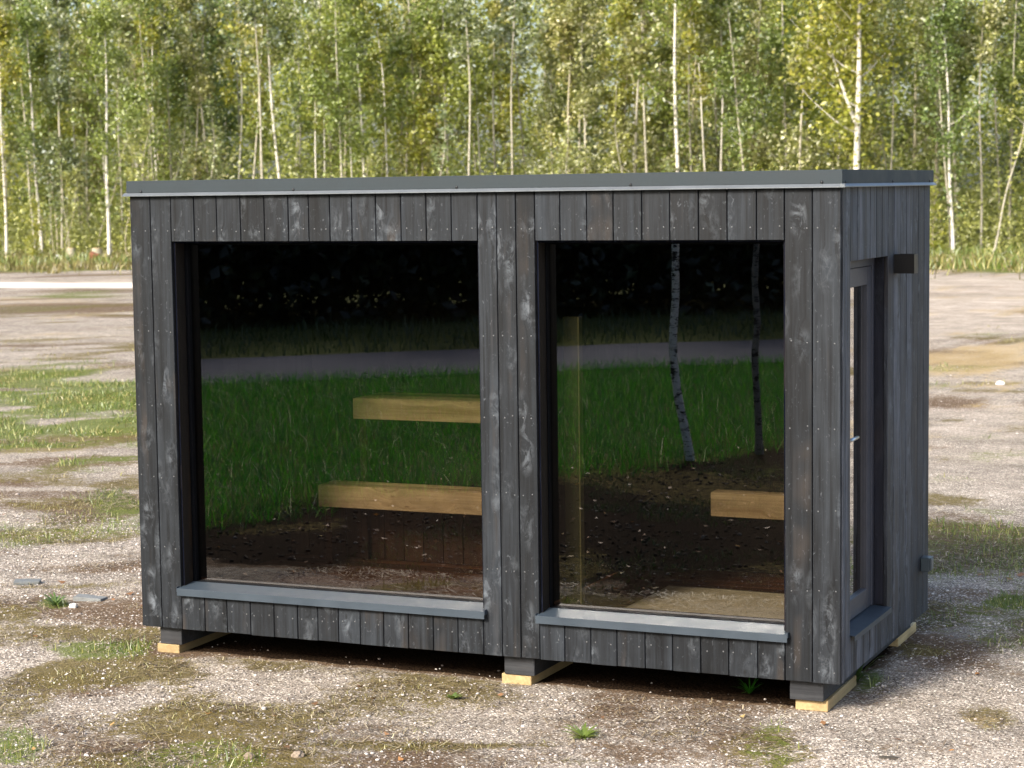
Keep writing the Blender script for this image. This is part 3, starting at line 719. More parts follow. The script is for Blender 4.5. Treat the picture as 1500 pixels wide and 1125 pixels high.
# right side boards
YE = [.022, .11, .20, .336, .46, .585, .71, .83, .955, 1.09, 1.23, 1.37, 1.51, 1.65, 1.79, 1.932]
DY0, DY1, DZ0, DZ1 = .20, .955, Z0 + .20, Z0 + 2.04
m = MB()
for i in range(len(YE) - 1):
    a, b = YE[i] + .004, YE[i + 1] - .004
    dx = 3.9965 + random.uniform(-.001, .001); t = random.random()
    if DY0 < (a + b) / 2 < DY1:
        m.box(3.974, dx, a, b, Z0, DZ0 - .003, .0022, t); m.box(3.974, dx, a, b, DZ1, CT, .0022, t)
        nail_pair(a, b, DZ1 + .07, dx, 'x')
    else:
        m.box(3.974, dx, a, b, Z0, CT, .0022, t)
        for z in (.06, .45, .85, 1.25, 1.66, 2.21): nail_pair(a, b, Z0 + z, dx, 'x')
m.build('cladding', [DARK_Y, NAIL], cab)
# left side and back
m = MB(); k = 14
for i in range(k):
    a = .022 + 1.91 * i / k; b = .022 + 1.91 * (i + 1) / k
    m.box(.003, .024, a + G, b - G, Z0, CT, .0022)
m.build('cladding', DARK_Y, cab)
m = MB(); k = 29
for i in range(k):
    m.box(.026 + 3.946 * i / k + G, .026 + 3.946 * (i + 1) / k - G, 1.912, 1.933, Z0, CT, .0022)
m.build('cladding', DARK_X, cab)

# inner shell: walls, floor and ceiling stay behind the boards
m = MB()
def wall_y(y0, y1, holes):
    xs = [.026] + [v for h in holes for v in h] + [3.972]
    for i in range(0, len(xs), 2): m.box(xs[i], xs[i + 1], y0, y1, Z0 + .02, CT - .01, 0, .3)
    for h in holes:
        m.box(h[0], h[1], y0, y1, Z0 + .02, OZ0 - .006, 0, .3); m.box(h[0], h[1], y0, y1, OZ1 + .004, CT - .01, 0, .3)
wall_y(.0225, .106, [(.272, 2.094), (2.432, 3.714)])
wall_y(1.84, 1.910, [])
m.box(.026, .09, .108, 1.838, Z0 + .02, CT - .01, 0, .5)
m.box(3.92, 3.972, .108, DY0 - .012, Z0 + .02, CT - .01, 0, .6)
m.box(3.92, 3.972, DY1 + .012, 1.838, Z0 + .02, CT - .01, 0, .6)
m.box(3.92, 3.972, DY0 - .011, DY1 + .011, DZ1 + .012, CT - .01, 0, .6)
m.box(3.92, 3.972, DY0 - .011, DY1 + .011, Z0 + .02, DZ0 - .012, 0, .6)
m.box(2.23, 2.30, .19, 1.838, Z0 + .20, CT - .06, 0, .2)          # partition between the two rooms
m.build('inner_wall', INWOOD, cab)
m = MB()
for i in range(12):
    a = .108 + i * 1.73 / 12
    m.box(.092, 3.918, a + .001, a + 1.73 / 12 - .001, Z0 + .14, Z0 + .165, .002)
m.build('floor', FLOORWOOD, cab)
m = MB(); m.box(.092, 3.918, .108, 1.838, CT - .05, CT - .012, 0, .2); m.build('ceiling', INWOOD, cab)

# roof with folded metal edge
m = MB()
m.box(-.006, 4.006, -.006, 1.938, CT + .001, CT + .070, 0)
m.box(-.004, 4.004, -.004, 1.936, CT + .071, CT + .076, 0)
roof = m.build('roof', FASCIA, cab)
m = MB()
FB, FT = CT + .012, CT + .078
m.box(-.012, 4.0115, -.0125, -.007, FB, FT, .001)
m.box(4.007, 4.0125, -.0065, 1.944, FB, FT, .001)
m.box(-.0125, -.007, -.0065, 1.944, FB, FT, .001)
m.box(-.0065, 4.0065, 1.939, 1.944, FB, FT, .001)
m.build('fascia', FASCIA, roof)
m = MB()
pr = [(-.0065, FB - .0005), (-.0120, FB - .0005), (-.030, FB - .014), (-.030, FB - .0185), (-.0065, FB - .0165)]
m.prism(pr, 'x', -.028, 4.026)
pr2 = [(4 - p[0], p[1] + .0006) for p in pr]
m.prism(pr2, 'y', -.0285, 1.95)
m.build('drip_edge', FLANGE, roof)
for x in (.084, 1.04, 1.996, 2.945, 3.912):
    m = MB(); m.dome((x, -.0126, Z0 + 2.424), .0085, (0, -1, 0), h=.7); m.build('screw', SCREW, roof)
for y in (.044, .985, 1.843):
    m = MB(); m.dome((4.0126, y, Z0 + 2.424), .0085, (1, 0, 0), h=.7); m.build('screw', SCREW, roof)
# corner strip
m = MB(); m.box(3.9985, 4.006, .0225, .044, Z0 + .002, CT - .001, .0015, .8); m.build('corner_strip', DARK_Y, cab)

# windows
def window(x0, x1, fw):
    w = MB()
    ya, yb = .107, .155
    zb, zt = OZ0 + .008, OZ1 - .003
    w.box(x0 + .0105, x0 + .0105 + fw, ya, yb, zb, zt, .002); w.box(x1 - .0105 - fw, x1 - .0105, ya, yb, zb, zt, .002)
    w.box(x0 + .011 + fw, x1 - .011 - fw, ya, yb, zb, zb + .022, .002); w.box(x0 + .011 + fw, x1 - .011 - fw, ya, yb, zt - .018, zt, .002)
    fo = w.build('window', FRAME, cab)
    g = MB(); gy = .136
    g.add([(x0 + fw, gy, zb + .015), (x1 - fw, gy, zb + .015), (x1 - fw, gy, zt - .012), (x0 + fw, gy, zt - .012)], [[0, 1, 2, 3]])
    go = g.build('pane', GLASS, fo)
    # pale inner bead along the foot of the pane
    b = MB(); b.box(x0 + .012, x1 - .012, .158, .19, Z0 + .17, zb + .030, .002); b.build('inner_bead', BENCHDARK, fo)
    # board lining of the reveal
    j = MB()
    j.box(x0 + .0005, x0 + .0095, .0215, .1065, OZ0 + .02, OZ1 - .001, .001); j.box(x1 - .0095, x1 - .0005, .0215, .1065, OZ0 + .02, OZ1 - .001, .001)
    j.box(x0 + .010, x1 - .010, .0215, .1065, OZ1 - .0095, OZ1 + .003, .001)
    j.build('reveal_lining', REVEAL, fo)
    # folded metal sill
    s = MB()
    zin, zf = Z0 + .252, Z0 + .2345
    zy0 = zin + (zf - zin) * (.1065 - 0) / (.1065 + .03)
    def sl(xa, xb, y_in, z_in, y_out, z_out):
        t = .003
        s.prism([(y_in, z_in), (y_out, z_out), (y_out, z_out - t), (y_in, z_in - t)], 'x', xa, xb)
    sl(x0 + .001, x1 - .001, .1065, zin, -.0005, zy0)
    sl(x0 - .009, x1 + .020, -.001, zy0, -.030, zf)
    s.box(x0 - .009, x1 + .020, -.033, -.0302, zf - .040, zf, .0008)
    s.box(x0 - .0115, x0 - .0092, -.033, -.001, zf - .018, zy0 + .004); s.box(x1 + .0202, x1 + .0225, -.033, -.001, zf - .018, zy0 + .004)
    s.build('sill', SILL, fo)
    return fo
REVEAL = wood('reveal_boards', 'y', 'z', dark=(0.002, 0.0025, 0.006), light=(0.006, 0.008, 0.017), scuff_amt=0.1, spec=0.03, rough=0.8)
window(*OPEN[0], .020)
window(*OPEN[1], .008)

# side door, set back in its reveal
fr = MB(); XD = 3.926
fr.box(3.87, XD, DY0 + .001, DY0 + .045, DZ0 + .012, DZ1 - .001, .002); fr.box(3.87, XD, DY1 - .045, DY1 - .001, DZ0 + .012, DZ1 - .001, .002)
fr.box(3.87, XD, DY0 + .0455, DY1 - .0455, DZ1 - .045, DZ1 - .001, .002)
fr.build('door_frame', DOORFRAME, cab)
d = MB()
sa0, sa1, sz0, sz1 = DY0 + .047, DY1 - .047, DZ0 + .014, DZ1 - .047
d.box(3.875, XD - .004, sa0, sa0 + .085, sz0, sz1, .003); d.box(3.875, XD - .004, sa1 - .085, sa1, sz0, sz1, .003)
d.box(3.875, XD - .004, sa0 + .0855, sa1 - .0855, sz1 - .095, sz1, .003); d.box(3.875, XD - .004, sa0 + .0855, sa1 - .0855, sz0, sz0 + .105, .003)
door = d.build('door', DOORFRAME, cab)
g = MB(); gx_ = 3.905
g.add([(gx_, sa0 + .08, sz0 + .1), (gx_, sa1 - .08, sz0 + .1), (gx_, sa1 - .08, sz1 - .09), (gx_, sa0 + .08, sz1 - .09)], [[0, 1, 2, 3]])
g.build('pane', DOORGLASS, door)
h = MB()
hz = Z0 + 1.155
h.tube([(XD - .004, .29, hz), (XD + .006, .29, hz)], .026, 16)
h.tube([(XD, .29, hz), (XD + .038, .29, hz), (XD + .045, .305, hz), (XD + .045, .36, hz), (XD + .045, .445, hz)], [.009, .009, .0095, .0095, .009], 10)
h.build('handle', STEEL, door)
h = MB(); h.tube([(XD - .004, .29, hz - .10), (XD + .006, .29, hz - .10)], .024, 16); h.box(XD + .006, XD + .024, .287, .293, hz - .112, hz - .088); h.build('lock', STEEL, door)
t = MB()
t.prism([(3.90, DZ0 + .010), (4.022, DZ0 + .001), (4.022, DZ0 - .025), (4.0195, DZ0 - .025), (4.0195, DZ0 - .002), (3.90, DZ0 + .007)], 'y', DY0 - .0005, DY1 + .004)
t.build('threshold', FASCIA_S if False else SILL, cab)
j = MB()
j.box(3.9265, 3.9735, DY1 - .0005, DY1 + .0105, DZ0 + .012, DZ1, .001); j.box(3.9265, 3.9735, DY0 - .0105, DY0 + .0005, DZ0 + .012, DZ1, .001)
j.box(3.9265, 3.9735, DY0 + .001, DY1 - .001, DZ1 - .0005, DZ1 + .0105, .001)
j.build('reveal_lining', wood('door_reveal_boards', 'x', 'z', dark=(0.005, 0.0055, 0.009), light=(0.018, 0.019, 0.028), scuff_amt=0.3), cab)

# box lamp and socket on the side wall
l = MB()
lx0, lx1, ly0, ly1, lz0, lz1 = 3.998, 4.105, 1.077, 1.165, Z0 + 1.945, Z0 + 2.045
th = .004
l.box(lx0, lx1 - th, ly0, ly0 + th, lz0, lz1, .0006); l.box(lx0, lx1 - th, ly1 - th, ly1, lz0, lz1, .0006)
l.box(lx1 - th, lx1, ly0, ly1, lz0, lz1, .0006); l.box(lx0, lx0 + .012, ly0 + th, ly1 - th, lz0, lz1)
l.box(lx0 + .012, lx1 - th, ly0 + th, ly1 - th, lz0 + .03, lz1 - .006)
lamp = l.build('wall_lamp', BLACKBOX, cab)
l = MB(); l.tube([(4.055, 1.121, lz0 + .029), (4.055, 1.121, lz0 + .012)], .03, 16); l.build('lamp_lens', STEEL, lamp)
s = MB()
s.box(3.998, 4.048, 1.72, 1.80, Z0 + .255, Z0 + .335, .005); s.box(4.0485, 4.056, 1.724, 1.796, Z0 + .262, Z0 + .335, .003)
sk = s.build('socket_box', SOCKETBOX, cab)
s = MB(); s.box(4.0565, 4.0590, 1.735, 1.785, Z0 + .270, Z0 + .325, .002); s.build('socket_lid', FLANGE, sk)

# bearers under the floor
for (bx0, bx1) in ((.085, .225), (2.20, 2.37), (3.735, 3.905)):
    m = MB(); m.box(bx0, bx1, .045, 1.90, .052, Z0 - .004, .003); m.build('bearer', DARK_BEAM, cab)
m = MB(); m.box(.03, 3.97, .13, 1.88, Z0 + .001, Z0 + .018, 0); m.build('underside', BLACKBOX, cab)

# benches inside
def bench(x0, x1, y0, y1, z0, z1, back):
    m = MB()
    m.box(x0, x1, y0, y0 + .028, z0, z1, .003)
    k = max(2, int(round((y1 - y0 - .03) / .11)))
    for i in range(k):
        a = y0 + .032 + (y1 - y0 - .032) * i / k; b = y0 + .032 + (y1 - y0 - .032) * (i + 1) / k - .01
        m.box(x0, x1, a, b, z1 - .028, z1 + .002, .003)
    return m.build('bench', PALE_X, cab)
for (a, b, c, z) in ((.62, 1.46, 1.82, 1.03), (.49, 1.24, 1.41, .518), (2.10, 1.46, 1.82, 1.03), (3.60, 1.255, 1.33, .582)):
    m = MB(); m.box(a, a + .045, b, c, Z0 + .167, Z0 + z, .003); m.build('bench_support', BENCHDARK, cab)
bench(.60, 2.225, 1.42, 1.835, Z0 + 1.036, Z0 + 1.160, 0)
bench(.47, 2.225, 1.20, 1.415, Z0 + .524, Z0 + .655, 0)
bench(2.94, 3.70, 1.22, 1.34, Z0 + .588, Z0 + .722, 0)
m = MB()
for i in range(16):
    a = .10 + i * .132
    m.box(a, a + .128, 1.50, 1.515, Z0 + .167, Z0 + .62, .002)
m.build('bench_skirt', BENCHDARK, cab)
m = MB(); m.box(2.462, 2.544, .26, .30, Z0 + .167, Z0 + 1.75, .003); po = m.build('partition_post', POSTWOOD, cab)
m = MB(); m.box(2.5445, 2.553, .2555, .3045, Z0 + .167, Z0 + 1.75, .002, .9); m.build('edge_bead', BEADWOOD, po)

# blocks under the bearers
def block(x0, x1, y0, y1, rz, label):
    o = empty('wood_block', ((x0 + x1) / 2, (y0 + y1) / 2, 0))
    bpy.data.objects.remove(o)
    m = MB(); w, l = (x1 - x0) / 2, (y1 - y0) / 2
    m.box(-w, w, -l, l, -.004, .0505, .003)
    b = m.build('wood_block', PALE_Y)
    b.location = ((x0 + x1) / 2, (y0 + y1) / 2, 0); b.rotation_euler = (0, 0, rz)
    tag(b, label, 'wood block', 'pale wood blocks under the cabin')
    return b
block(.058, .20, .045, .62, .02, 'pale sawn wood block under the end corner farthest from the door')
block(2.182, 2.35, .055, .62, -.01, 'pale yellow wood block under the middle of the cabin, between the windows')
block(3.752, 3.915, .072, .66, .015, 'pale wood block under the front corner beside the door')
block(3.735, 3.90, 1.62, 2.06, 0, 'pale wood block under the rear corner, below the socket box')

# carpet lying on the floor inside, one corner curled up
n, k = 40, 30
X0, X1, Y0, Y1 = 2.67, 3.86, .36, 1.28
vs = []; 
for j_ in range(k + 1):
    for i_ in range(n + 1):
        x = X0 + (X1 - X0) * i_ / n; y = Y0 + (Y1 - Y0) * j_ / k
        cu = max(0.0, 1 - math.hypot((x - X0) / .34, (y - Y0) / .26))
        z = Z0 + .1725 + .055 * cu ** 1.3 + .003 * math.sin(x * 9) * math.sin(y * 7)
        vs.append((x, y, z))
qs = [(j_ * (n + 1) + i_, j_ * (n + 1) + i_ + 1, (j_ + 1) * (n + 1) + i_ + 1, (j_ + 1) * (n + 1) + i_) for j_ in range(k) for i_ in range(n)]
mat_o = mesh_np('floor_mat', vs, None, CARPET, quads=qs, smooth=True)
sd = mat_o.modifiers.new('thick', 'SOLIDIFY'); sd.thickness = .007; sd.offset = -1
tag(mat_o, 'khaki carpet with a curled corner on the floor behind the window by the door', 'carpet')

# ------------------------------------------------------------------ trees
def tube_np(pts, rad, n):
    pts = np.asarray(pts, float); rad = np.asarray(rad, float)
    d = np.gradient(pts, axis=0); d /= np.linalg.norm(d, axis=1)[:, None] + 1e-9
    ref = np.array([0.3, 0.9, 0.11]); a = np.cross(d, ref); a /= np.linalg.norm(a, axis=1)[:, None] + 1e-9; b = np.cross(d, a)
    t = np.linspace(0, 2 * math.pi, n, endpoint=False)
    v = pts[:, None, :] + rad[:, None, None] * (a[:, None, :] * np.cos(t)[None, :, None] + b[:, None, :] * np.sin(t)[None, :, None])
    m_ = len(pts); i = np.arange(m_ - 1)[:, None] * n; k_ = np.arange(n)[None]; k2 = (k_ + 1) % n
    q = np.stack([i + k_, i + k2, i + n + k2, i + n + k_], -1).reshape(-1, 4)
    return v.reshape(-1, 3), q
def leaf_cards(c, size, rng, flat=0.35):
    """rhombic leaf sprays at centres c, folded down the middle"""
    n = len(c)
    nrm = rng.normal(size=(n, 3)); nrm[:, 2] += flat * np.sign(nrm[:, 2]); nrm /= np.linalg.norm(nrm, axis=1)[:, None]
    r = rng.normal(size=(n, 3)); a = np.cross(nrm, r); a /= np.linalg.norm(a, axis=1)[:, None] + 1e-9; b = np.cross(nrm, a)
    s = size * rng.uniform(0.6, 1.4, n)[:, None]
    fold = nrm * s * 0.22
    v = np.stack([c - a * s * 0.6, c + b * s * 0.38 + fold, c + a * s * 0.6, c - b * s * 0.38 + fold], 1).reshape(-1, 3)
    base = (np.arange(n) * 4)[:, None, None]
    f = (np.array([[0, 2, 1], [0, 3, 2]])[None] + base).reshape(-1, 3)
    return v, f
def make_tree(seed, H, r0, crown_from, crown_r, nleaf, lsize, wob=0.5, lean=(0, 0), limbs=16, fork=None, low=0.10, up=0.8):
    rng = np.random.default_rng(seed)
    zs = np.linspace(0, H, 18); t = zs / H
    ph = rng.uniform(0, 6.28, 4)
    px = lean[0] * zs + wob * 0.22 * (np.sin(t * 3.1 + ph[0]) - np.sin(ph[0])) + wob * 0.05 * np.sin(t * 11 + ph[1])
    py = lean[1] * zs + wob * 0.22 * (np.sin(t * 2.7 + ph[2]) - np.sin(ph[2])) + wob * 0.05 * np.sin(t * 9 + ph[3])
    tr = np.stack([px, py, zs], 1); rad = r0 * (1 - 0.85 * t) + 0.004; rad[0] *= 1.25
    V = []; Q = []; nb = 0
    def put(p, r, n):
        nonlocal nb
        v, q = tube_np(p, r, n); V.append(v); Q.append(q + nb); nb += len(v)
    put(tr, rad, 8)
    cl = []; paths = []
    if fork:
        fz, dx, dy, ln_ = fork
        i0 = np.array([np.interp(fz, zs, px), np.interp(fz, zs, py), fz])
        s = np.linspace(0, 1, 9)[:, None]
        p = i0 + np.hstack([dx * s ** 0.85, dy * s, ln_ * s])
        put(p, r0 * 0.6 * (1 - 0.75 * s[:, 0]), 6); paths.append(p)
    for k_ in range(limbs):
        f = rng.uniform(0, 1) ** 0.8
        z = H * (crown_from * 0.75 + (0.97 - crown_from * 0.75) * f)
        b = np.array([np.interp(z, zs, px), np.interp(z, zs, py), z])
        an = rng.uniform(0, 6.28); L = crown_r * (1.25 - 0.85 * f) * rng.uniform(0.6, 1.15)
        s = np.linspace(0, 1, 6)[:, None]
        p = b + np.hstack([np.cos(an) * L * s, np.sin(an) * L * s, L * up * s ** 1.3 + rng.normal(0, 0.04, (6, 1)) * s])
        put(p, np.interp(s[:, 0], [0, 1], [max(0.010, r0 * 0.28 * (1 - f * 0.6)), 0.004]), 4)
        paths.append(p)
    paths.append(tr[int(18 * max(crown_from, 0.45)):])
    C_ = []
    per = max(1, nleaf // len(paths))
    for p in paths:
        ncl = max(2, per // 14)
        s = rng.uniform(0.2, 1.05, ncl)
        ii = np.clip(s * (len(p) - 1), 0, len(p) - 1.001); i0 = ii.astype(int); fr_ = (ii - i0)[:, None]
        cc = p[i0] * (1 - fr_) + p[np.minimum(i0 + 1, len(p) - 1)] * fr_
        cc = cc + rng.normal(0, crown_r * 0.16, (ncl, 3))
        C_.append((cc[:, None, :] + rng.normal(0, crown_r * 0.115, (ncl, 14, 3))).reshape(-1, 3))
    if low > 0:
        nl = int(nleaf * low)
        z = rng.uniform(0.12, crown_from + 0.1, nl) * H; an = rng.uniform(0, 6.28, nl); rr = crown_r * rng.uniform(0.05, 0.6, nl)
        C_.append(np.stack([np.interp(z, zs, px) + np.cos(an) * rr, np.interp(z, zs, py) + np.sin(an) * rr, z], 1))
    c = np.concatenate(C_)
    v, f = leaf_cards(c, lsize, rng)
    return (np.concatenate(V), np.concatenate(Q), v, f, np.repeat(rng.random(len(c)), 2))
PROTO = {}
def proto(key, barkm, leafm, **k):
    tv, tq, lv, lf, lt = make_tree(**k)
    t = mesh_np('trunk', tv, None, barkm, quads=tq, smooth=True); cr = mesh_np('crown', lv, lf, leafm, tint=lt)
    PROTO[key] = (t.data, cr.data)
    bpy.data.objects.remove(t); bpy.data.objects.remove(cr)
def plant_tree(name, key, x, y, label, group=None, rz=0.0, s=1.0, cat='tree', tilt=(0, 0)):
    r = empty(name, (x, y, -0.03), rz); r.scale = (s, s, s); r.rotation_euler = (tilt[0], tilt[1], rz)
    tag(r, label, cat, group)
    for nm, me in zip(('trunk', 'crown'), PROTO[key]):
        o = bpy.data.objects.new(nm, me); C.objects.link(o); o.parent = r
    return r
proto('white1', BARK_WHITE, LEAF_YEL, seed=1, H=13.5, r0=.085, crown_from=.42, crown_r=1.5, nleaf=3360, lsize=.14, wob=.5)
proto('white2', BARK_WHITE, LEAF_GREEN, seed=2, H=12.5, r0=.080, crown_from=.45, crown_r=1.3, nleaf=3000, lsize=.14, wob=.9)
proto('fork', BARK_WHITE, LEAF_YEL, seed=3, H=12.5, r0=.14, crown_from=.42, crown_r=2.4, nleaf=6000, lsize=.15, wob=.35, fork=(4.55, -1.2, .2, 3.2), low=.03)
proto('grey1', BARK_GREY, LEAF_GREY, seed=4, H=12, r0=.065, crown_from=.38, crown_r=1.3, nleaf=3360, lsize=.14, wob=.8)
proto('grey2', BARK_PALE, LEAF_GREY, seed=5, H=11, r0=.060, crown_from=.33, crown_r=1.25, nleaf=3240, lsize=.14, wob=1.0)
proto('grey3', BARK_PALE, LEAF_GREEN, seed=6, H=12.5, r0=.065, crown_from=.4, crown_r=1.35, nleaf=3240, lsize=.14, wob=.7)
proto('grey4', BARK_GREY, LEAF_YEL, seed=8, H=10, r0=.055, crown_from=.35, crown_r=1.2, nleaf=2760, lsize=.14, wob=1.1)
proto('bushy', BARK_GREY, LEAF_GREEN, seed=9, H=11, r0=.085, crown_from=.16, crown_r=2.2, nleaf=5200, lsize=.15, wob=.8, limbs=26, low=.2)
proto('stem', BARK_PALE, LEAF_SCRUB, seed=10, H=7, r0=.035, crown_from=.5, crown_r=.8, nleaf=500, lsize=.12, wob=1.2, limbs=8, low=.15)
proto('stem2', BARK_GREY, LEAF_SCRUB, seed=12, H=6, r0=.030, crown_from=.4, crown_r=.9, nleaf=450, lsize=.12, wob=1.5, limbs=10, low=.2)
proto('pole', BARK_PALE, LEAF_GREY, seed=15, H=12, r0=.050, crown_from=.62, crown_r=1.1, nleaf=1500, lsize=.14, wob=.7, limbs=12, low=.03)
proto('pole2', BARK_WHITE, LEAF_YEL, seed=16, H=11, r0=.045, crown_from=.6, crown_r=1.0, nleaf=1300, lsize=.14, wob=1.0, limbs=12, low=.03)
proto('sapling', BARK_GREY, LEAF_YEL, seed=13, H=3.2, r0=.02, crown_from=.15, crown_r=.9, nleaf=900, lsize=.11, wob=.6, limbs=14, low=.3)
proto('dark', BARK_DARK, LEAF_DARK, seed=14, H=9.5, r0=.13, crown_from=.12, crown_r=2.6, nleaf=4200, lsize=.24, wob=.6, limbs=30, low=.35)

def tree_at(u, dist_y):
    """ground point at depth y on the sight line through photo column u"""
    d = _fw + _r2 * ((u - 750) / F_PX) - _u2 * ((372 - 562.5) / F_PX)
    t = (dist_y - CAM.y) / d.y
    return CAM.x + d.x * t
# trees one can tell apart
SPECIAL = [
 (1252, 61.0, 'fork', 1.0, (0, .012), 'stout white birch forking into two stems above the roof corner over the door'),
 (995, 63.0, 'white1', 1.02, (0, 0.0), 'straight white birch rising above the window nearer the door'),
 (158, 60.5, 'white2', 0.95, (0, .035), 'white birch at the wood edge just left of the cabin, with a bare white stem'),
 (418, 64.0, 'white1', .92, (0, -.055), 'thin white birch leaning leftwards above the larger window'),
 (541, 66.0, 'white2', .9, (0, -.03), 'white-stemmed birch above the middle of the larger window'),
 (60, 64.0, 'white2', 1.0, (0, -.025), 'pale birch with side twigs near the left end of the wood'),
 (10, 62.0, 'white1', .8, (0, .01), 'short white-stemmed birch, leftmost in the wood edge'),
 (925, 66.0, 'grey2', 1.1, (0, 0.02), 'pale birch just left of the straight white birch above the window by the door'),
 (622, 68.0, 'grey3', 1.12, (0, -.03), 'grey-stemmed tree leaning left above the right end of the larger window'),
 (848, 67.0, 'grey2', 1.05, (0, -.01), 'slim pale tree above the left edge of the window nearer the door'),
 (1395, 62.0, 'white2', .82, (0, -.01), 'slender pale birch in the wood just right of the cabin roof'),
 (205, 75.0, 'white1', 1.1, (0, .0), 'tall white birch set back in the wood, left of the cabin roof corner'),
 (1450, 61.5, 'stem', 1.05, (0, .14), 'thin pale stem leaning right near the right end of the wood'),
]
for (u, yy, key, s, tilt, lab) in SPECIAL:
    plant_tree('birch_tree', key, tree_at(u, yy), yy, lab, None, 0.0, s, tilt=tilt)
KINDS = [('grey1', 'grey_alder', 'slender grey-stemmed young tree with silvery leaves, standing in the dense wood behind the cabin', 'grey-stemmed young trees in the wood behind the cabin'),
         ('grey2', 'aspen_tree', 'slim pale-stemmed young tree with whitish fluttering leaves in the wood behind the cabin', 'pale-stemmed silvery trees in the wood behind the cabin'),
         ('grey3', 'birch_tree', 'slim pale-stemmed young birch with mid-green leaves among others in the wood behind the cabin', 'young green birches in the wood behind the cabin'),
         ('grey4', 'birch_tree', 'thin young birch with yellow-green leaves among others in the wood behind the cabin', 'young yellow-green birches in the wood behind the cabin'),
         ('bushy', 'leafy_tree', 'bushy green tree leafy almost to the ground deep in the wood behind the cabin', 'bushy trees in the wood behind the cabin'),
         ('stem', 'bare_sapling', 'thin nearly bare pale stem crowded at the edge of the wood', 'bare pale stems along the wood edge'),
         ('stem2', 'bare_sapling', 'crooked thin grey stem with few leaves at the edge of the wood', 'crooked grey stems along the wood edge'),
         ('pole', 'aspen_tree', 'tall slender pale-stemmed tree with only a small silvery crown, crowded at the wood edge', 'slender pale poles along the wood edge'),
         ('pole2', 'birch_tree', 'tall thin white-stemmed birch with a small yellow-green crown, crowded at the wood edge', 'thin white birch poles along the wood edge'),
         ('sapling', 'leafy_sapling', 'low leafy sapling at the foot of the wood behind the cabin', 'leafy saplings along the wood edge')]
rr = random.Random(21)
def forest_row(n, y0, y1, weights, smin, smax, xl=-62, xr=2):
    for i in range(n):
        x = xl + (xr - xl) * (i + rr.uniform(0.05, 0.95)) / n
        y = rr.uniform(y0, y1)
        key, nm, lab, grp = rr.choices(KINDS, weights)[0]
        plant_tree(nm, key, x * (0.8 + 0.2 * y / 66), y, lab, grp, rr.uniform(0, 6.28), rr.uniform(smin, smax), tilt=(rr.gauss(0, .03), rr.gauss(0, .035)))
forest_row(50, 62.5, 68, [1, 2, 1, 1, 0, 3, 2, 6, 5, 2], .8, 1.1)
forest_row(56, 68, 74, [3, 3, 2, 2, .5, 1, 1, 5, 4, 1], .85, 1.15)
forest_row(48, 74, 82, [3, 4, 3, 2, 1.5, 0, 0, 3, 2, .5], .95, 1.25)
forest_row(26, 82, 92, [3, 3, 3, 2, 5, 0, 0, 0, 0, 0], 1.05, 1.4, -70, 2)
forest_row(16, 56.5, 62.5, [0, 0, 0, 0, 0, 1, 1, 0, 0, 4], .5, .95)
# crowded bare stems at the left of the wood
for i in range(26):
    x = rr.uniform(-54, -41); key = rr.choice(['stem', 'stem2'])
    k = [q for q in KINDS if q[0] == key][0]
    plant_tree(k[1], key, x, rr.uniform(62.5, 67), k[2], k[3], rr.uniform(0, 6.28), rr.uniform(.6, 1.0), tilt=(rr.gauss(0, .08), rr.gauss(0, .16)))

# undergrowth and the far wood: leaf masses nobody could count
def leaf_mass(name, n, xr, yr, zf, size, mat, label, cat, clus=18, spread=.55):
    k_ = n // clus
    x = RNG.uniform(*xr, k_); y = RNG.uniform(*yr, k_)
    z = zf(x, y) * RNG.random(k_) ** 0.9
    c = (np.stack([x, y, z], 1)[:, None, :] + RNG.normal(0, spread, (k_, clus, 3))).reshape(-1, 3)
    c = c[c[:, 2] > 0.02]
    v, f = leaf_cards(c, size, RNG)
    return tag(mesh_np(name, v, f, mat, tint=np.repeat(RNG.random(len(c)), 2)), label, cat, kind='stuff')
leaf_mass('undergrowth', 95000, (-64, 4), (65, 80), lambda x, y: (0.8 + 3.6 * np.clip(fbm(x * .3, y * .3) * 1.7 - .4, 0, 1)) * np.where(x < -39, .35, 1.0), .14, LEAF_SCRUB, 'tangled olive undergrowth at the foot of the wood', 'undergrowth')
leaf_mass('undergrowth', 20000, (-64, 4), (63, 68), lambda x, y: (0.3 + 1.7 * np.clip(fbm(x * .35 + 20, y * .35) * 2.2 - .75, 0, 1)) * np.where(x < -40, .45, 1.0), .11, LEAF_SCRUB, 'low bright green scrub along the edge of the wood', 'undergrowth', spread=.35)
leaf_mass('woods', 130000, (-85, 14), (88, 110), lambda x, y: 12.0 + 6.5 * fbm(x * .12, y * .12), .26, LEAF_FAR, 'far dense green wood filling in behind the birch stems', 'woods', spread=.8)

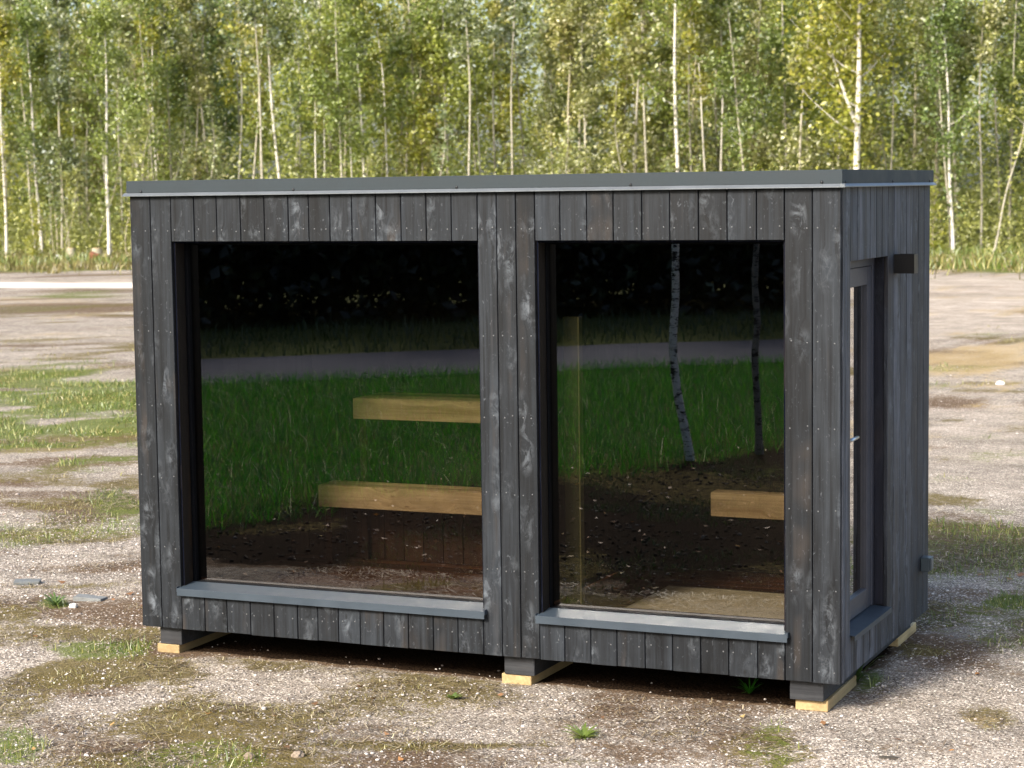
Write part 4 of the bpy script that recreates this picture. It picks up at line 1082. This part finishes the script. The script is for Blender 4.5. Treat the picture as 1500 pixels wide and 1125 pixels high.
# trees mirrored in the panes: two birches in the meadow and a dark row past the lane
BARK_DULL = bark('dull_birch_bark', (0.14, 0.13, 0.12), (0.27, 0.255, 0.24), (0.015, 0.013, 0.012), 1.0, 3.2, 0.50)
def mirrored_birch(path, r0, label, seed, bk=BARK_MEADOW):
    rng = np.random.default_rng(seed)
    p = np.array(path); top = p[-1]; H = 7.5
    ext = [top + np.array([.04 * math.sin(k * 1.3), .03 * math.cos(k), (H - top[2]) * k / 8]) for k in range(1, 9)]
    p = np.vstack([p, ext]); p[0, 2] = -.03
    # smooth resample
    s = np.linspace(0, len(p) - 1, 60); q = np.stack([np.interp(s, range(len(p)), p[:, i]) for i in range(3)], 1)
    for _ in range(3): q[1:-1] = (q[:-2] + q[1:-1] * 2 + q[2:]) / 4
    tt = q[:, 2] / H
    rad = r0 * (1 - .8 * tt) * (1 + .10 * np.sin(np.arange(60) * 2.1 + seed) * rng.random(60)) ; rad[0] *= 1.35; rad[1] *= 1.15
    base = q[0].copy(); q = q - np.array([base[0], base[1], 0])
    V, Q = [], []; nb = 0
    v, f = tube_np(q, np.maximum(rad, .006), 12); V.append(v); Q.append(f); nb += len(v)
    C_ = []
    for k in range(22):
        z = rng.uniform(2.2, H); b = np.array([np.interp(z, q[:, 2], q[:, i]) for i in range(3)])
        an = rng.uniform(0, 6.28); L = rng.uniform(.5, 1.3); s = np.linspace(0, 1, 6)[:, None]
        pp = b + np.hstack([np.cos(an) * L * s, np.sin(an) * L * s, .5 * L * s - .7 * L * s ** 2.5])
        v, f = tube_np(pp, np.linspace(.012, .003, 6), 5); V.append(v); Q.append(f + nb); nb += len(v)
        C_.append((pp[2:].repeat(6, 0) + rng.normal(0, .13, (24, 3))))
    root = empty('birch_tree', (base[0], base[1], 0)); tag(root, label, 'tree')
    mesh_np('trunk', np.concatenate(V), None, bk, root, quads=np.concatenate(Q), smooth=True)
    c = np.concatenate(C_); v, f = leaf_cards(c, .055, rng); mesh_np('crown', v, f, LEAF_GREEN, root, tint=np.repeat(rng.random(len(c)), 2))
mirrored_birch([[.25, -8.45, -.01], [.21, -8.45, .23], [.13, -8.45, .55], [.09, -8.45, .87], [.07, -8.45, 1.12], [.11, -8.45, 1.51], [.11, -8.45, 1.76], [.11, -8.45, 2.07]], .043,
               'young birch with crooked black-and-white trunk, mirrored in the window by the door', 3)
mirrored_birch([[.71, -9.12, .01], [.70, -9.12, .3], [.68, -9.12, .69], [.66, -9.12, .95], [.70, -9.12, 1.28], [.66, -9.12, 1.61], [.69, -9.12, 2.05]], .037,
               'slim greyish birch trunk mirrored at the door-side edge of the window', 5, BARK_DULL)
for i in range(46):
    t = (i % 23 + rr.random()) / 23; off = -ROAD_W - (9.5 if i < 23 else 13.0) - rr.uniform(0, 2.5)
    p = RD0 + (RD1 - RD0) * t + _rn * off
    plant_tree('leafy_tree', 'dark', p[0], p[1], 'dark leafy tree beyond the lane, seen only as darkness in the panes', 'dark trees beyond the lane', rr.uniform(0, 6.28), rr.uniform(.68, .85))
k = 18000
t = RNG.random(k); off = -ROAD_W - RNG.uniform(7.0, 15.0, k); p = RD0 + (RD1 - RD0) * t[:, None] + _rn * off[:, None]
c = (np.c_[p, RNG.uniform(0.1, 1, k) * (2.2 + 5.0 * np.clip(-(off + ROAD_W + 7) / 5, 0, 1))][:, None, :] + RNG.normal(0, .4, (k, 12, 3))).reshape(-1, 3); c = c[c[:, 2] > .02]
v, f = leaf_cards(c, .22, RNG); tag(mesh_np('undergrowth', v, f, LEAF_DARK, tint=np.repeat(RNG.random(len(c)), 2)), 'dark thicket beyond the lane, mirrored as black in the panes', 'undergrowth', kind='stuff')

# ------------------------------------------------------------------ things lying about
def chunk(name, x, y, sx, sy, sz, mat, label, cat, seed, rz=0.0, tilt=(0, 0), box=False):
    bm = bmesh.new()
    rng = random.Random(seed)
    if box:
        bmesh.ops.create_cube(bm, size=2.0)
        bmesh.ops.subdivide_edges(bm, edges=bm.edges[:], cuts=2, use_grid_fill=True)
        for v in bm.verts: v.co = Vector((v.co.x * sx, v.co.y * sy, v.co.z * sz)) + Vector((rng.gauss(0, .03) * sx, rng.gauss(0, .04) * sy, rng.gauss(0, .08) * sz))
        bmesh.ops.bevel(bm, geom=bm.edges[:], offset=min(sx, sy, sz) * .08, segments=1, affect='EDGES')
    else:
        bmesh.ops.create_icosphere(bm, subdivisions=3, radius=1.0)
        from mathutils import noise
        for v in bm.verts:
            k = 1 + .35 * noise.noise(v.co * 1.3 + Vector((seed, 0, 0))) + .12 * noise.noise(v.co * 4 + Vector((seed, 3, 0)))
            v.co = Vector((v.co.x * sx * k, v.co.y * sy * k, v.co.z * sz * k))
    me = bpy.data.meshes.new(name); bm.to_mesh(me); bm.free()
    a = me.attributes.new('tint', 'FLOAT', 'FACE'); a.data.foreach_set('value', np.full(len(me.polygons), rng.random(), np.float32))
    o = bpy.data.objects.new(name, me); me.materials.append(mat); link(o)
    o.location = (x, y, float(height(np.array([x]), np.array([y]))[0]) + sz * .55); o.rotation_euler = (tilt[0], tilt[1], rz)
    return tag(o, label, cat)
chunk('stone_slab', -1.93, 1.52, .085, .05, .016, SLABSTONE, 'small flat greenish-grey slab lying on the gravel left of the cabin', 'slab', 1, .5, (.05, .02), True)
chunk('stone_slab', -1.16, 1.14, .095, .055, .015, SLABSTONE, 'flat grey slab lying closest to the left end of the cabin', 'slab', 2, .25, (-.03, .08), True)
chunk('stone', -1.108, .882, .028, .022, .018, WHITESTONE, 'small white stone beside the flat grey slab', 'stone', 3)
chunk('stone', 1.702, -1.695, .026, .022, .018, BROWNSTONE, 'rounded dull stone among moss in front of the larger window', 'stone', 4)
chunk('stone', 1.90, -1.60, .026, .024, .018, BROWNSTONE, 'small brownish stone in front of the larger window', 'stone', 5)
chunk('bark_chip', 4.391, -.615, .045, .02, .006, BARK_DARK, 'dark brown bark chip lying flat on pale gravel in front of the door corner', 'bark chip', 7, .3)
chunk('stone', 1.538, 17.09, .055, .04, .03, WHITESTONE, 'whitish stone on the tan grass right of the cabin', 'stone', 8)
chunk('stone', -43.1, 58.6, .16, .13, .12, WHITESTONE, 'small whitish stone on the verge near the orange block', 'stone', 9)
chunk('brick_block', -41.6, 58.85, 0.19, .15, .15, ORANGEBRICK, 'broken orange brick block on the verge at the foot of the wood', 'brick', 10, .5, (.2, .3), True)
def stump(x, y, r, h, label):
    root = empty('tree_stump', (x, y, 0)); tag(root, label, 'tree stump')
    m = MB(); m.tube([(0, 0, -.02), (0, 0, h * .3), (.01, 0, h)], [r * 1.25, r, r * .95], 14, cap=False); m.build('trunk', BARK_GREY, root)
    m = MB(); m.tube([(.01, 0, h - .01), (.01, 0, h + .005)], r * .93, 14); m.build('cut_face', STUMPEND, root)
stump(-43.5, 60.0, .18, .42, 'cut tree stump with a pale side on the verge, left of the darker stump')
stump(-42.4, 60.2, .22, .40, 'broad grey tree stump on the verge beside the orange brick block')

# weeds one can count
def weed(x, y, n, L, W, mat, label, seed, up=.6):
    rng = np.random.default_rng(seed)
    V = []; Fq = []; z0 = float(height(np.array([x]), np.array([y]))[0])
    for i in range(n):
        an = rng.uniform(0, 6.28); l = L * rng.uniform(.6, 1.1); e = up * rng.uniform(.3, 1.2)
        d = np.array([math.cos(an), math.sin(an), 0]); sdv = np.array([-d[1], d[0], 0])
        b = len(V) * 1
        for s, w in ((0, .25), (.35, 1), (.7, .8), (1, .05)):
            c = d * l * s + np.array([0, 0, l * (e * s - .5 * e * s * s)])
            V.append(c - sdv * W * w / 2); V.append(c + sdv * W * w / 2)
        for k in range(3): Fq.append((b + 2 * k, b + 2 * k + 1, b + 2 * k + 3, b + 2 * k + 2))
    o = mesh_np('weed', np.array(V), None, mat, quads=Fq, tint=np.repeat(rng.random(n) * .7, 3))
    o.location = (x, y, z0)
    return tag(o, label, 'weed')
weed(*at(665, 1024), 16, .05, .022, GRASS, 'small bright green broad-leaved weed on the gravel under the right end of the larger window', 1, 1.1)
weed(*at(855, 1079), 34, .11, .014, GRASS, 'spreading green weed on the gravel in front of the window nearer the door', 2, .8)
weed(*at(1098, 1015), 26, .10, .008, MEADOW, 'tuft of green blades in the shade under the cabin beside the door-corner block', 3, 1.6)
weed(*at(82, 890), 40, .10, .014, GRASS, 'green weed clump on the gravel below the flat grey slab', 4, 1.2)
weed(*at(1253, 1000), 60, .16, .008, GRASS, 'grassy weed clump growing against the cabin at the door corner', 5, 1.7)

# ------------------------------------------------------------------ light
EL, AZ = math.radians(33), math.atan2(-.32, -1.0)       # direction to the sun, as atan2(x, y)
to_sun = Vector((math.sin(AZ) * math.cos(EL), math.cos(AZ) * math.cos(EL), math.sin(EL)))
sun = bpy.data.lights.new('sun', 'SUN'); sun.energy = 3.2; sun.angle = math.radians(13.0); sun.color = (1.0, 0.945, 0.85)
so = bpy.data.objects.new('sun', sun); C.objects.link(so); so.rotation_euler = (-to_sun).to_track_quat('-Z', 'Y').to_euler()
w = bpy.data.worlds.new('World'); bpy.context.scene.world = w; w.use_nodes = True
nt = w.node_tree; bg = nt.nodes['Background']
sky = nt.nodes.new('ShaderNodeTexSky'); sky.sky_type = 'NISHITA'; sky.sun_disc = False
sky.sun_elevation = EL; sky.sun_rotation = AZ; sky.air_density = 1.0; sky.dust_density = 3.5; sky.ozone_density = 1.0
nt.links.new(sky.outputs[0], bg.inputs[0]); bg.inputs[1].default_value = 0.15

sc = bpy.context.scene
sc.view_settings.view_transform = 'Standard'; sc.view_settings.look = 'None'; sc.view_settings.gamma = 1.0
sc.view_settings.exposure = 1.12
sc.cycles.max_bounces = 8; sc.cycles.transparent_max_bounces = 12; sc.cycles.glossy_bounces = 4
sc.cycles.use_denoising = True
sc.cycles.caustics_reflective = False; sc.cycles.caustics_refractive = False
